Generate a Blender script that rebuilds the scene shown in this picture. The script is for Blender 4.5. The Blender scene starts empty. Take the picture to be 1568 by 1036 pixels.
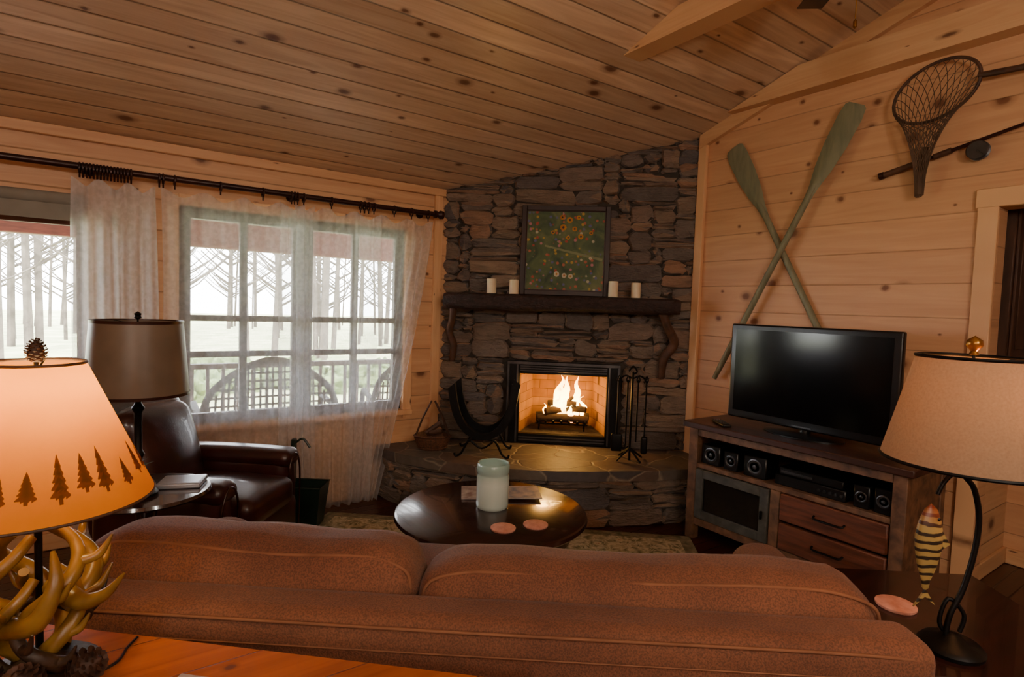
import bpy, bmesh, math, random
from mathutils import Vector as V, Matrix, noise
random.seed(11)
pi=math.pi
def C(r,g,b):
    f=lambda c:((c/255+.055)/1.055)**2.4 if c>10 else c/255/12.92
    return (f(r),f(g),f(b),1)
# ---------------------------------------------------------------- builder
def T(x,y,z): return Matrix.Translation((x,y,z))
def RZ(d): return Matrix.Rotation(math.radians(d),4,'Z')
def RX(d): return Matrix.Rotation(math.radians(d),4,'X')
def RY(d): return Matrix.Rotation(math.radians(d),4,'Y')
def catmull(p,n=6):
    p=[V(q) for q in p]
    if len(p)<3: return p,[0,1]
    out=[];par=[]
    for i in range(len(p)-1):
        p0=p[max(i-1,0)];p1=p[i];p2=p[i+1];p3=p[min(i+2,len(p)-1)]
        for k in range(n):
            t=k/n
            out.append(.5*((2*p1)+(p2-p0)*t+(2*p0-5*p1+4*p2-p3)*t*t+(3*p1-p0-3*p2+p3)*t**3)); par.append(i+t)
    out.append(p[-1]);par.append(len(p)-1)
    return out,par
class MB:
    def __init__(s): s.v=[];s.f=[];s.m=[];s.M=Matrix.Identity(4)
    def add(s,vs,fs,mi=0,M=None):
        o=len(s.v);MM=s.M@M if M is not None else s.M
        s.v+=[MM@V(p) for p in vs]; s.f+=[[i+o for i in f] for f in fs]; s.m+=[mi]*len(fs)
    def box(s,lo,hi,mi=0,bev=.003,M=None):
        x0,y0,z0=[min(a,b) for a,b in zip(lo,hi)];x1,y1,z1=[max(a,b) for a,b in zip(lo,hi)]
        b=min(bev,(x1-x0)*.45,(y1-y0)*.45,(z1-z0)*.45)
        if b<=0:
            vs=[(x,y,z) for x in(x0,x1) for y in(y0,y1) for z in(z0,z1)]
            s.add(vs,[(0,1,3,2),(4,6,7,5),(0,4,5,1),(2,3,7,6),(0,2,6,4),(1,5,7,3)],mi,M);return
        vs=[];idx={}
        for i,x in enumerate((x0,x1)):
            for j,y in enumerate((y0,y1)):
                for k,z in enumerate((z0,z1)):
                    sx=b if i==0 else -b;sy=b if j==0 else -b;sz=b if k==0 else -b
                    idx[i,j,k]=(len(vs),len(vs)+1,len(vs)+2)
                    vs+=[(x,y+sy,z+sz),(x+sx,y,z+sz),(x+sx,y+sy,z)]
        f=[]
        for i in(0,1): f.append([idx[i,j,k][0] for j,k in((0,0),(0,1),(1,1),(1,0))])
        for j in(0,1): f.append([idx[i,j,k][1] for i,k in((0,0),(0,1),(1,1),(1,0))])
        for k in(0,1): f.append([idx[i,j,k][2] for i,j in((0,0),(0,1),(1,1),(1,0))])
        for j in(0,1):
            for k in(0,1): f.append([idx[0,j,k][1],idx[1,j,k][1],idx[1,j,k][2],idx[0,j,k][2]])
        for i in(0,1):
            for k in(0,1): f.append([idx[i,0,k][0],idx[i,1,k][0],idx[i,1,k][2],idx[i,0,k][2]])
        for i in(0,1):
            for j in(0,1): f.append([idx[i,j,0][0],idx[i,j,1][0],idx[i,j,1][1],idx[i,j,0][1]])
        for q in idx.values(): f.append(list(q))
        s.add(vs,f,mi,M)
    def lathe(s,prof,c=(0,0,0),seg=32,mi=0,M=None,cap=True,sx=1,sy=1):
        vs=[];f=[]
        for r,z in prof:
            for k in range(seg):
                a=2*pi*k/seg; vs.append((c[0]+r*math.cos(a)*sx,c[1]+r*math.sin(a)*sy,c[2]+z))
        for i in range(len(prof)-1):
            for k in range(seg):
                k2=(k+1)%seg; f.append((i*seg+k,i*seg+k2,(i+1)*seg+k2,(i+1)*seg+k))
        if cap:
            if prof[0][0]>1e-4: f.append(list(range(seg))[::-1])
            if prof[-1][0]>1e-4: f.append([(len(prof)-1)*seg+k for k in range(seg)])
        s.add(vs,f,mi,M)
    def tube(s,pts,r,seg=8,mi=0,n=6,M=None,flat=1.0):
        P,par=catmull(pts,n)
        if len(pts)<3: par=[0,len(pts)-1]
        R=[r]*len(pts) if not isinstance(r,(list,tuple)) else list(r)
        vs=[];f=[];up=V((0,0,1)) if abs((P[-1]-P[0]).normalized().z)<.9 else V((1,0,0)); nrm=None
        for i,p in enumerate(P):
            t=(P[min(i+1,len(P)-1)]-P[max(i-1,0)]).normalized()
            if nrm is None: nrm=t.cross(up).normalized()
            else:
                nrm=(nrm-t*nrm.dot(t)).normalized()
            b=t.cross(nrm); q=min(int(par[i]),len(R)-2);rr=R[q]+(R[q+1]-R[q])*(par[i]-q)
            for k in range(seg):
                a=2*pi*k/seg; vs.append(p+nrm*rr*math.cos(a)+b*rr*flat*math.sin(a))
        for i in range(len(P)-1):
            for k in range(seg):
                k2=(k+1)%seg; f.append((i*seg+k,i*seg+k2,(i+1)*seg+k2,(i+1)*seg+k))
        f.append(list(range(seg))[::-1]);f.append([(len(P)-1)*seg+k for k in range(seg)])
        s.add(vs,f,mi,M)
    def rbox(s,c,size,r=.05,mi=0,puff=(0,0,0),nz=0,M=None,n=10,seed=0,nf=6,fn=None):
        h=[a/2 for a in size]; r=min(r,*[a*.98 for a in h])
        ax=[]
        for a in h:
            e=[-a,-a+r*.1,-a+r*.3,-a+r*.6]; inner=a-r
            ax.append(e+[-inner+2*inner*k/n for k in range(n+1)]+[-q for q in e[::-1]])
        d={};vs=[];fs=[]
        def vid(p):
            key=tuple(round(q,6) for q in p)
            if key not in d:
                inn=V([max(-(h[i]-r),min(h[i]-r,p[i])) for i in range(3)]); dd=V(p)-inn
                q=inn+(dd.normalized()*r if dd.length>1e-9 else dd)
                u=[q[i]/h[i] for i in range(3)]
                for i in range(3):
                    j,k=(i+1)%3,(i+2)%3
                    q[i]+=u[i]*puff[i]*(1-u[j]**2)*(1-u[k]**2)
                if nz:
                    w=noise.noise((q+V((seed*7.3,seed,0)))*nf); q+=q.normalized()*w*nz
                if fn: q=fn(q,u)
                d[key]=len(vs);vs.append(q+V(c))
            return d[key]
        for a in range(3):
            b,cc=(a+1)%3,(a+2)%3
            for sg in(-1,1):
                for i in range(len(ax[b])-1):
                    for j in range(len(ax[cc])-1):
                        quad=[]
                        for (ii,jj) in((i,j),(i+1,j),(i+1,j+1),(i,j+1)):
                            p=[0,0,0];p[a]=sg*h[a];p[b]=ax[b][ii];p[cc]=ax[cc][jj];quad.append(vid(p))
                        if sg<0: quad=quad[::-1]
                        if len(set(quad))>2: fs.append(list(dict.fromkeys(quad)))
        s.add(vs,fs,mi,M)
    def prism(s,poly,z0,z1,mi=0,M=None):
        n=len(poly);vs=[(x,y,z0) for x,y in poly]+[(x,y,z1) for x,y in poly]
        s.add(vs,[list(range(n))[::-1],list(range(n,2*n))]+[(i,(i+1)%n,(i+1)%n+n,i+n) for i in range(n)],mi,M)
    def grid(s,fn,nu,nv,mi=0,M=None):
        vs=[fn(i/nu,j/nv) for j in range(nv+1) for i in range(nu+1)]
        s.add(vs,[(j*(nu+1)+i,j*(nu+1)+i+1,(j+1)*(nu+1)+i+1,(j+1)*(nu+1)+i) for j in range(nv) for i in range(nu)],mi,M)
    def obj(s,name,mats,smooth=38,center=True,fix=True):
        me=bpy.data.meshes.new(name)
        c=V((0,0,0))
        if center:
            mn=[min(v[i] for v in s.v) for i in range(3)];mx=[max(v[i] for v in s.v) for i in range(3)]
            c=V(((mn[0]+mx[0])/2,(mn[1]+mx[1])/2,mn[2]))
        me.from_pydata([tuple(v-c) for v in s.v],[],s.f)
        for m in mats: me.materials.append(m)
        me.polygons.foreach_set('material_index',s.m)
        if fix:
            bm=bmesh.new();bm.from_mesh(me);bmesh.ops.recalc_face_normals(bm,faces=bm.faces);bm.to_mesh(me);bm.free()
        me.polygons.foreach_set('use_smooth',[True]*len(me.polygons))
        me.set_sharp_from_angle(angle=math.radians(smooth))
        me.update()
        o=bpy.data.objects.new(name,me);o.location=c;bpy.context.collection.objects.link(o);return o
# ---------------------------------------------------------------- materials
class NT:
    def __init__(s,name):
        s.mat=bpy.data.materials.new(name);s.mat.use_nodes=True;s.t=s.mat.node_tree;s.t.nodes.clear()
        s.out=s.n('ShaderNodeOutputMaterial')
    def n(s,t,**k):
        q=s.t.nodes.new(t)
        for a,b in k.items(): setattr(q,a,b)
        return q
    def l(s,a,b): s.t.links.new(a,b)
    def val(s,sock,v):
        if hasattr(v,'is_linked') or hasattr(v,'links'): s.l(v,sock)
        else: sock.default_value=v
    def math(s,op,a,b=0.0,c=None,clamp=False):
        q=s.n('ShaderNodeMath',operation=op,use_clamp=clamp);s.val(q.inputs[0],a);s.val(q.inputs[1],b)
        if c is not None: s.val(q.inputs[2],c)
        return q.outputs[0]
    def mix(s,f,a,b,mode='MIX'):
        q=s.n('ShaderNodeMix',data_type='RGBA',blend_type=mode);s.val(q.inputs[0],f);s.val(q.inputs[6],a);s.val(q.inputs[7],b);return q.outputs[2]
    def ramp(s,f,stops,interp='LINEAR'):
        q=s.n('ShaderNodeValToRGB');q.color_ramp.interpolation=interp
        while len(q.color_ramp.elements)<len(stops): q.color_ramp.elements.new(.5)
        for e,(p,c) in zip(q.color_ramp.elements,stops): e.position=p;e.color=c
        s.l(f,q.inputs[0]);return q.outputs[0]
    def comb(s,x,y,z=0.0):
        q=s.n('ShaderNodeCombineXYZ');s.val(q.inputs[0],x);s.val(q.inputs[1],y);s.val(q.inputs[2],z);return q.outputs[0]
    def noise(s,vec,scale,detail=3,dist=0,rough=.5):
        q=s.n('ShaderNodeTexNoise');q.inputs['Scale'].default_value=scale;q.inputs['Detail'].default_value=detail
        q.inputs['Distortion'].default_value=dist;q.inputs['Roughness'].default_value=rough;s.l(vec,q.inputs['Vector']);return q.outputs[0]
    def obj(s): return s.n('ShaderNodeTexCoord').outputs['Object']
    def bump(s,h,st=.3,d=.01):
        q=s.n('ShaderNodeBump');q.inputs['Strength'].default_value=st;q.inputs['Distance'].default_value=d;s.l(h,q.inputs['Height']);return q.outputs[0]
    def prin(s,col,rough=.5,metal=0,normal=None,**k):
        p=s.n('ShaderNodeBsdfPrincipled');s.val(p.inputs['Base Color'],col);s.val(p.inputs['Roughness'],rough);p.inputs['Metallic'].default_value=metal
        if normal is not None: s.l(normal,p.inputs['Normal'])
        for a,b in k.items(): s.val(p.inputs[a.replace('_',' ')],b)
        return p
    def done(s,sh): s.l(sh.outputs[0] if hasattr(sh,'outputs') else sh,s.out.inputs[0]);return s.mat
GREY=lambda v:(v,v,v,1)
def pmat(name,c1,c2=None,rough=.5,scale=8,metal=0,bump=0,bscale=None,stretch=(1,1,1),bd=.005,**k):
    m=NT(name);o=m.obj();mp=m.n('ShaderNodeMapping');mp.inputs['Scale'].default_value=stretch;m.l(o,mp.inputs[0]);v=mp.outputs[0]
    if c2 is None: c2=tuple(x*.75 for x in c1[:3])+(1,)
    f=m.noise(v,scale,4,.3);f=m.ramp(f,[(.3,GREY(0)),(.7,GREY(1))])
    col=m.mix(f,c2,c1);nm=None
    if bump: nm=m.bump(m.noise(v,bscale or scale*4,4),bump,bd)
    return m.done(m.prin(col,rough,metal,nm,**k))
def plank(name,al,ac,width,dark,light,groove=.35,ka=2.0,kc=3.0,kr=.06,rough=.5,kcol=C(92,50,28),var=.25,gw=.006,bst=.5,kon=True):
    m=NT(name);sp=m.n('ShaderNodeSeparateXYZ');m.l(m.obj(),sp.inputs[0]);a=sp.outputs[al];c=sp.outputs[ac]
    cw=m.math('DIVIDE',c,width);fl=m.math('FLOOR',cw)
    wn=m.n('ShaderNodeTexWhiteNoise',noise_dimensions='1D');m.l(fl,wn.inputs['W']);rnd=wn.outputs[0]
    a2=m.math('ADD',a,m.math('MULTIPLY',rnd,9.7))
    vec=m.comb(m.math('MULTIPLY',a2,.9),m.math('MULTIPLY',c,11.0),m.math('MULTIPLY',rnd,4.0))
    g=m.noise(vec,1.6,4,1.2);g=m.ramp(g,[(.3,GREY(0)),(.68,GREY(1))])
    vec2=m.comb(m.math('MULTIPLY',a2,3.0),m.math('MULTIPLY',c,120.0),0.0)
    g2=m.noise(vec2,1.0,2)
    col=m.mix(g,dark,light)
    col=m.mix(.25,col,m.mix(g2,dark,light))
    br=m.math('ADD',m.math('MULTIPLY',rnd,var),1-var*.6)
    col=m.mix(1.0,col,m.comb(br,br,br),'MULTIPLY')
    if kon:
        dv=m.n('ShaderNodeTexNoise');dv.inputs['Scale'].default_value=30;m.l(m.obj(),dv.inputs['Vector'])
        vo=m.n('ShaderNodeTexVoronoi',voronoi_dimensions='2D');m.l(m.comb(m.math('MULTIPLY',a2,ka),m.math('MULTIPLY',c,kc)),vo.inputs['Vector']);vo.inputs['Scale'].default_value=1
        sc=m.n('ShaderNodeSeparateColor');m.l(vo.outputs['Color'],sc.inputs[0])
        dd=m.math('ADD',vo.outputs['Distance'],m.math('MULTIPLY',m.math('SUBTRACT',dv.outputs[0],.5),.035))
        rad=m.math('MULTIPLY',m.math('ADD',m.math('POWER',sc.outputs[0],1.8),.2),kr)
        q=m.math('DIVIDE',dd,rad)
        kf=m.ramp(m.math('MULTIPLY',q,.4),[(0,GREY(.95)),(.26,GREY(.85)),(.40,GREY(.4)),(.7,GREY(0))])
        col=m.mix(kf,col,kcol)
    pp=m.math('PINGPONG',cw,.5);gd=m.math('MULTIPLY',pp,width)
    gf=m.math('DIVIDE',gd,gw,clamp=True)
    gcol=m.math('ADD',m.math('MULTIPLY',gf,1-groove),groove)
    col=m.mix(1.0,col,m.comb(gcol,gcol,gcol),'MULTIPLY')
    return m.done(m.prin(col,rough,0,m.bump(gf,bst,.006)))
# palettes
ceilM=plank('ceiling_pine',0,1,.135,C(190,152,120),C(230,200,166),groove=.34,ka=1.9,kc=3.3,kr=.085,rough=.34,var=.32,gw=.007)
wallN=plank('wall_pine_x',0,2,.19,C(200,148,106),C(222,176,132),groove=.55,ka=1.9,kc=2.6,kr=.075,var=.12)
wallE=plank('wall_pine_y',1,2,.19,C(196,144,104),C(214,164,122),groove=.70,ka=2.5,kc=3.0,kr=.085,var=.12,gw=.005,kcol=C(106,58,32))
floorM=plank('floor_wood',0,1,.09,C(44,20,12),C(84,40,22),groove=.3,rough=.28,kon=False,var=.5)
trimZ=plank('trim_pine_z',2,0,.9,C(212,160,114),C(230,184,138),groove=1,ka=2.2,kc=6,kr=.06,var=.05)
trimY=plank('trim_pine_y',1,2,2.3,C(202,150,106),C(222,176,130),groove=1,ka=1.4,kc=5,kr=.07,var=.05)
trimX=plank('trim_pine_x',0,2,2.3,C(202,150,106),C(222,176,130),groove=1,ka=1.4,kc=5,kr=.07,var=.05)
tableM=plank('pine_orange',0,1,.17,C(150,70,17),C(196,102,30),groove=.45,ka=3,kc=4,kr=.09,rough=.25,gw=.003,var=.2)
# stone
def stonemat(name,mul=1.0):
    m=NT(name);g=m.n('ShaderNodeNewGeometry');r=g.outputs['Random Per Island']
    k=lambda r_,g_,b_:tuple(x*mul for x in C(r_,g_,b_)[:3])+(1,)
    col=m.ramp(r,[(0,k(124,104,86)),(.16,k(94,90,88)),(.30,k(142,118,96)),(.46,k(74,74,80)),(.6,k(126,108,92)),(.74,k(144,108,84)),(.88,k(106,98,92)),(1,k(64,62,66))])
    o=m.obj();mp=m.n('ShaderNodeMapping');mp.inputs['Scale'].default_value=(1,1,3);m.l(o,mp.inputs[0])
    n1=m.noise(mp.outputs[0],7,5,.6);n2=m.noise(mp.outputs[0],32,5)
    f=m.math('ADD',m.math('MULTIPLY',n1,1.3),.3)
    col=m.mix(1.0,col,m.comb(f,f,f),'MULTIPLY')
    col=m.mix(m.math('MULTIPLY',n2,.3),col,k(150,130,108))
    h=m.math('ADD',n1,m.math('MULTIPLY',n2,.6))
    return m.done(m.prin(col,.75,0,m.bump(h,1.0,.035)))
stoneM=stonemat('ledgestone',1.14)
mortar=pmat('mortar',C(70,62,54),C(46,41,36),rough=.95,scale=20,bump=.4)
def flagmat():
    m=NT('flagstone');o=m.obj()
    w=m.n('ShaderNodeTexNoise');w.inputs['Scale'].default_value=3;m.l(o,w.inputs['Vector'])
    vv=m.n('ShaderNodeVectorMath',operation='ADD');m.l(o,vv.inputs[0])
    ws=m.n('ShaderNodeVectorMath',operation='SCALE');m.l(w.outputs['Color'],ws.inputs[0]);ws.inputs['Scale'].default_value=.25;m.l(ws.outputs[0],vv.inputs[1])
    v1=m.n('ShaderNodeTexVoronoi',feature='DISTANCE_TO_EDGE');v1.inputs['Scale'].default_value=3.2;m.l(vv.outputs[0],v1.inputs['Vector'])
    v2=m.n('ShaderNodeTexVoronoi');v2.inputs['Scale'].default_value=3.2;m.l(vv.outputs[0],v2.inputs['Vector'])
    sc=m.n('ShaderNodeSeparateColor');m.l(v2.outputs['Color'],sc.inputs[0])
    col=m.ramp(sc.outputs[0],[(0,C(84,76,70)),(.3,C(104,94,80)),(.6,C(74,72,74)),(1,C(98,80,68))])
    n=m.noise(o,18,5);f=m.math('ADD',m.math('MULTIPLY',n,.8),.6);col=m.mix(1.0,col,m.comb(f,f,f),'MULTIPLY')
    e=m.ramp(v1.outputs[0],[(0,GREY(0)),(.03,GREY(1))]);col=m.mix(e,C(140,128,112),col)
    return m.done(m.prin(col,.6,0,m.bump(m.math('ADD',e,n),.5,.01)))
flagM=flagmat()
black=pmat('black_iron',C(20,19,20),C(11,11,11),rough=.45,metal=.6,scale=30,bump=.1)
blackp=pmat('black_plastic',C(13,13,14),C(10,10,11),rough=.3)
greym=pmat('grey_metal',C(96,96,98),C(70,70,72),rough=.35,metal=.8)
silver=pmat('silver',C(180,185,195),C(155,160,170),rough=.3,metal=.5)
darkwood=pmat('dark_mahogany',C(54,23,17),C(29,12,9),rough=.24,scale=6,stretch=(1,6,6),Coat_Weight=.3)
framewood=pmat('frame_dark_wood',C(52,28,20),C(30,16,12),rough=.5,scale=9)
bark=pmat('mantle_bark',C(60,37,32),C(24,14,12),rough=.55,scale=9,stretch=(1,4,4),bump=.9,bscale=18,bd=.02)
branch=pmat('branch_wood',C(90,57,38),C(50,31,20),rough=.6,scale=14,bump=.5)
rustic=pmat('rustic_wood',C(132,94,66),C(78,54,38),rough=.6,scale=6,stretch=(3,3,3),bump=.3)
rusticred=pmat('rustic_red_wood',C(122,68,44),C(78,42,27),rough=.5,scale=5,stretch=(4,1,8),bump=.2)
rtop=pmat('rustic_top',C(78,46,35),C(44,26,20),rough=.35,scale=5,stretch=(5,1,1))
greendoor=pmat('distressed_grey',C(84,84,76),C(56,54,48),rough=.6,scale=16)
def suedemat():
    m=NT('brown_suede');o=m.obj();a=m.noise(o,4,4,.3);a=m.ramp(a,[(.3,GREY(0)),(.7,GREY(1))])
    g=m.noise(o,210,3);s=m.ramp(g,[(.38,GREY(.62)),(.6,GREY(1.12))])
    col=m.mix(a,C(108,64,42),C(132,82,55));col=m.mix(1.0,col,s,'MULTIPLY')
    return m.done(m.prin(col,.8,0,m.bump(g,.6,.004),Sheen_Weight=.1))
suede=suedemat()
seamM=pmat('seam_thread',C(146,96,66),C(116,74,50),rough=.8)
leather=pmat('burgundy_leather',C(66,26,23),C(37,14,12),rough=.32,scale=6,bump=.2,bscale=120,bd=.002,Coat_Weight=.2)
wax=pmat('candle_wax',C(236,222,190),C(222,206,174),rough=.45,Subsurface_Weight=.2)
oarM=pmat('oar_paint',C(134,132,104),C(110,110,86),rough=.5,scale=10,stretch=(3,3,.6),bump=.1)
brown=pmat('rod_bronze',C(60,30,22),C(38,18,14),rough=.35,metal=.3)
pinkst=pmat('pink_sandstone',C(222,156,134),C(198,130,108),rough=.8,scale=50)
greenM=pmat('dark_green_metal',C(28,50,40),C(18,34,27),rough=.4)
leafM=pmat('leaf',C(58,92,40),C(36,62,26),rough=.5)
brass=pmat('brass',C(180,130,60),C(120,80,36),rough=.3,metal=.9)
mag=pmat('magazine_cover',C(200,190,180),C(110,70,60),rough=.35,scale=16)
mag2=pmat('magazine_cover_b',C(90,110,130),C(200,180,160),rough=.35,scale=18)
netM=pmat('net_cord',C(100,76,56),C(72,54,40),rough=.9)
redwood=pmat('porch_beam',C(100,52,40),C(76,38,29),rough=.7,stretch=(1,6,6))
sashM=pmat('window_sash_dark',C(76,64,58),C(52,44,40),rough=.5)
antler=pmat('antler',C(160,120,50),C(90,64,22),rough=.35,scale=9,bump=.25)
antlerd=pmat('antler_base',C(62,42,26),C(28,19,14),rough=.5,scale=14,bump=.4)
cone=pmat('pinecone',C(78,46,26),C(36,20,12),rough=.7,scale=40)
wicker=pmat('wicker',C(112,70,44),C(60,36,22),rough=.7,scale=60,bump=.5)
patio=pmat('patio_wicker',C(40,33,30),C(26,22,20),rough=.7)
ashlog=pmat('charred_log',C(60,38,26),C(18,13,11),rough=.9,scale=12,bump=.7)
def emis(name,c,st):
    m=NT(name);e=m.n('ShaderNodeEmission');e.inputs[0].default_value=c;e.inputs[1].default_value=st;return m.done(e)
def shade_mat(name,c1,c2,trans=.5,scale=40):
    m=NT(name);o=m.obj();f=m.noise(o,scale,3);col=m.mix(f,c2,c1)
    d=m.n('ShaderNodeBsdfDiffuse');t=m.n('ShaderNodeBsdfTranslucent');m.l(col,d.inputs[0]);m.l(col,t.inputs[0])
    x=m.n('ShaderNodeMixShader');x.inputs[0].default_value=trans;m.l(d.outputs[0],x.inputs[1]);m.l(t.outputs[0],x.inputs[2]);return m.done(x)
shadeL=shade_mat('shade_orange_parchment',(.84,.32,.022,1),(.70,.23,.014,1),.6,9)
shadeR=shade_mat('shade_linen',C(174,152,130),C(144,124,104),.34,160)
shadeC=pmat('shade_brown_parchment',C(116,100,84),C(94,80,66),rough=.38,scale=5)
treeM=shade_mat('shade_tree_print',(.30,.11,.015,1),(.22,.09,.012,1),.55,20)
def sheer_mat(name,op):
    m=NT(name);o=m.obj()
    n=m.noise(o,34,2);lace=m.ramp(n,[(.4,GREY(op*.92)),(.62,GREY(min(1,op*1.08)))])
    d=m.n('ShaderNodeBsdfDiffuse');d.inputs[0].default_value=C(236,240,244);t=m.n('ShaderNodeBsdfTranslucent');t.inputs[0].default_value=C(222,226,232)
    x=m.n('ShaderNodeMixShader');x.inputs[0].default_value=.45;m.l(d.outputs[0],x.inputs[1]);m.l(t.outputs[0],x.inputs[2])
    tr=m.n('ShaderNodeBsdfTransparent');y=m.n('ShaderNodeMixShader');m.l(lace,y.inputs[0]);m.l(tr.outputs[0],y.inputs[1]);m.l(x.outputs[0],y.inputs[2]);return m.done(y)
sheer=sheer_mat('sheer_curtain',.32)
sheerD=sheer_mat('sheer_curtain_dense',.58)
def rugmat():
    m=NT('rug_pattern');o=m.obj()
    v=m.n('ShaderNodeTexVoronoi');v.inputs['Scale'].default_value=9;m.l(o,v.inputs['Vector'])
    n=m.noise(o,14,3,1.5)
    col=m.ramp(v.outputs['Distance'],[(0,C(160,70,52)),(.16,C(212,196,156)),(.34,C(112,110,76)),(.6,C(194,178,140)),(.8,C(118,114,82))])
    col=m.mix(m.ramp(n,[(.42,GREY(0)),(.5,GREY(.8)),(.58,GREY(0))]),col,C(220,206,172))
    return m.done(m.prin(col,.95,0,m.bump(m.noise(o,300,2),.4,.004)))
rugM=rugmat()
rugB=pmat('rug_border',C(98,98,72),C(160,148,118),rough=.95,scale=22)
def artmat():
    m=NT('painting_canvas');o=m.obj()
    n=m.noise(o,7,5,1);col=m.ramp(n,[(.3,C(44,64,38)),(.5,C(76,94,54)),(.7,C(112,116,70))])
    v=m.n('ShaderNodeTexVoronoi');v.inputs['Scale'].default_value=30;m.l(o,v.inputs['Vector'])
    sc=m.n('ShaderNodeSeparateColor');m.l(v.outputs['Color'],sc.inputs[0])
    fc=m.ramp(sc.outputs[0],[(0,C(178,60,44)),(.22,C(190,150,50)),(.42,C(92,92,140)),(.6,C(186,96,66)),(.78,C(196,120,130)),(.9,C(190,180,150))],'CONSTANT')
    d=m.ramp(v.outputs['Distance'],[(.0,GREY(.9)),(.28,GREY(.8)),(.42,GREY(0))])
    keep=m.math('GREATER_THAN',sc.outputs[1],.45)
    col=m.mix(m.math('MULTIPLY',d,keep),col,fc)
    return m.done(m.prin(col,.6,0,m.bump(n,.2,.003)))
artM=artmat()
sunf=pmat('sunflower_paint',C(206,150,40),C(170,100,28),rough=.6);whf=pmat('white_paint',C(205,196,170),C(180,170,140),rough=.6);pathp=pmat('path_paint',C(134,138,92),C(110,114,74),rough=.6)
screen=NT('tv_screen');screen=screen.done(screen.prin(C(6,6,7),.12,0,None,Specular_IOR_Level=.25))
glassD=NT('smoked_glass');glassD=glassD.done(glassD.prin(C(22,22,22),.08))
def jar():
    m=NT('frosted_glass_jar');sp=m.n('ShaderNodeSeparateXYZ');m.l(m.obj(),sp.inputs[0])
    col=m.ramp(m.math('MULTIPLY',sp.outputs[2],4.2),[(0,C(188,204,194)),(.55,C(204,216,206)),(.72,C(176,198,188)),(1,C(148,182,172))])
    return m.done(m.prin(col,.12,0,None,Coat_Weight=.6))
jarM=jar()
def fishmat():
    m=NT('painted_fish');sp=m.n('ShaderNodeSeparateXYZ');m.l(m.obj(),sp.inputs[0])
    w=m.math('SINE',m.math('MULTIPLY',m.math('ADD',sp.outputs[2],m.math('MULTIPLY',m.noise(m.obj(),20,2),.02)),260))
    f=m.ramp(m.math('ADD',m.math('MULTIPLY',w,.5),.5),[(.55,GREY(0)),(.75,GREY(1))])
    col=m.mix(f,C(164,138,80),C(48,38,30))
    red=m.ramp(m.math('MULTIPLY',sp.outputs[2],2),[(.70,GREY(0)),(.80,GREY(.8))]);col=m.mix(red,col,C(130,56,34))
    return m.done(m.prin(col,.35))
fishM=fishmat()
def flamem():
    m=NT('flame');sp=m.n('ShaderNodeSeparateXYZ');m.l(m.obj(),sp.inputs[0])
    h=m.math('MULTIPLY',sp.outputs[2],2.5)
    col=m.ramp(h,[(0,(1,.25,.02,1)),(.35,(1,.60,.14,1)),(.7,(1,.42,.06,1)),(1,(1,.2,.01,1))])
    e=m.n('ShaderNodeEmission');m.l(col,e.inputs[0]);e.inputs[1].default_value=28
    tr=m.n('ShaderNodeBsdfTransparent');n=m.noise(m.obj(),14,2,.5)
    a=m.ramp(n,[(.3,GREY(.15)),(.55,GREY(.85))]);x=m.n('ShaderNodeMixShader');m.l(a,x.inputs[0]);m.l(tr.outputs[0],x.inputs[1]);m.l(e.outputs[0],x.inputs[2]);return m.done(x)
flameM=flamem()
def fbrick():
    m=NT('firebrick');sp=m.n('ShaderNodeSeparateXYZ');m.l(m.obj(),sp.inputs[0])
    b=m.n('ShaderNodeTexBrick');s_=m.math('ADD',sp.outputs[0],m.math('MULTIPLY',sp.outputs[1],-.6));m.l(m.comb(s_,sp.outputs[2]),b.inputs['Vector'])
    b.inputs['Scale'].default_value=3.2;b.inputs['Color1'].default_value=C(180,130,60);b.inputs['Color2'].default_value=C(146,98,42);b.inputs['Mortar'].default_value=C(90,56,26)
    b.inputs['Mortar Size'].default_value=.006
    n=m.noise(m.obj(),6,3);f=m.math('ADD',n,.3);return m.done(m.prin(m.mix(1.0,b.outputs[0],m.comb(f,f,f),'MULTIPLY'),.9))
fbM=fbrick()
# ---------------------------------------------------------------- room constants
YN=4.17;XE=3.75
def cz(y): return 2.43+.336*(4.17-abs(y))
# floor
b=MB();b.box((-3.7,-4.3,-.1),(3.87,4.32,0),0,0);b.box((3.87,-.6,-.1),(5.0,1.3,0),0,0);b.obj('floor',[floorM],center=False)
# north wall with two windows
b=MB()
def nb(x0,x1,z0,z1): b.box((x0,YN,z0),(x1,YN+.14,z1),0,0)
nb(-3.7,-1.4,0,2.44);nb(-1.4,-.15,0,1.08);nb(-1.4,-.15,1.92,2.44);nb(-.15,.33,0,2.44)
nb(.33,1.87,0,.66);nb(.33,1.87,2.07,2.44);nb(1.87,3.75,0,2.44)
b.obj('wall_north',[wallN],center=False)
# east gable wall with door opening
b=MB();MY=Matrix(((0,0,1,0),(1,0,0,0),(0,1,0,0),(0,0,0,1)))  # (y,z,x)->world
b.prism([(4.31,0),(4.31,cz(4.31)),(0,cz(0)),(-4.3,cz(4.3)),(-4.3,0),(.1,0),(.1,2.1),(1.0,2.1),(1.0,0)],3.75,3.87,0,MY)
b.obj('wall_east',[wallE],center=False)
b=MB();b.prism([(4.31,0),(4.31,cz(4.31)),(0,cz(0)),(-4.3,cz(4.3)),(-4.3,0)],-3.82,-3.7,0,MY);b.obj('wall_west',[wallE],center=False)
b=MB();b.box((-3.7,-4.3,0),(3.75,-4.18,2.43),0,0);b.obj('wall_south',[wallN],center=False)
b=MB()
for sgn in(1,-1):
    b.prism([(sgn*4.5,cz(4.5)),(0,cz(0)),(0,cz(0)+.1),(sgn*4.5,cz(4.5)+.1)],-3.85,3.9,0,MY)
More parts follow.
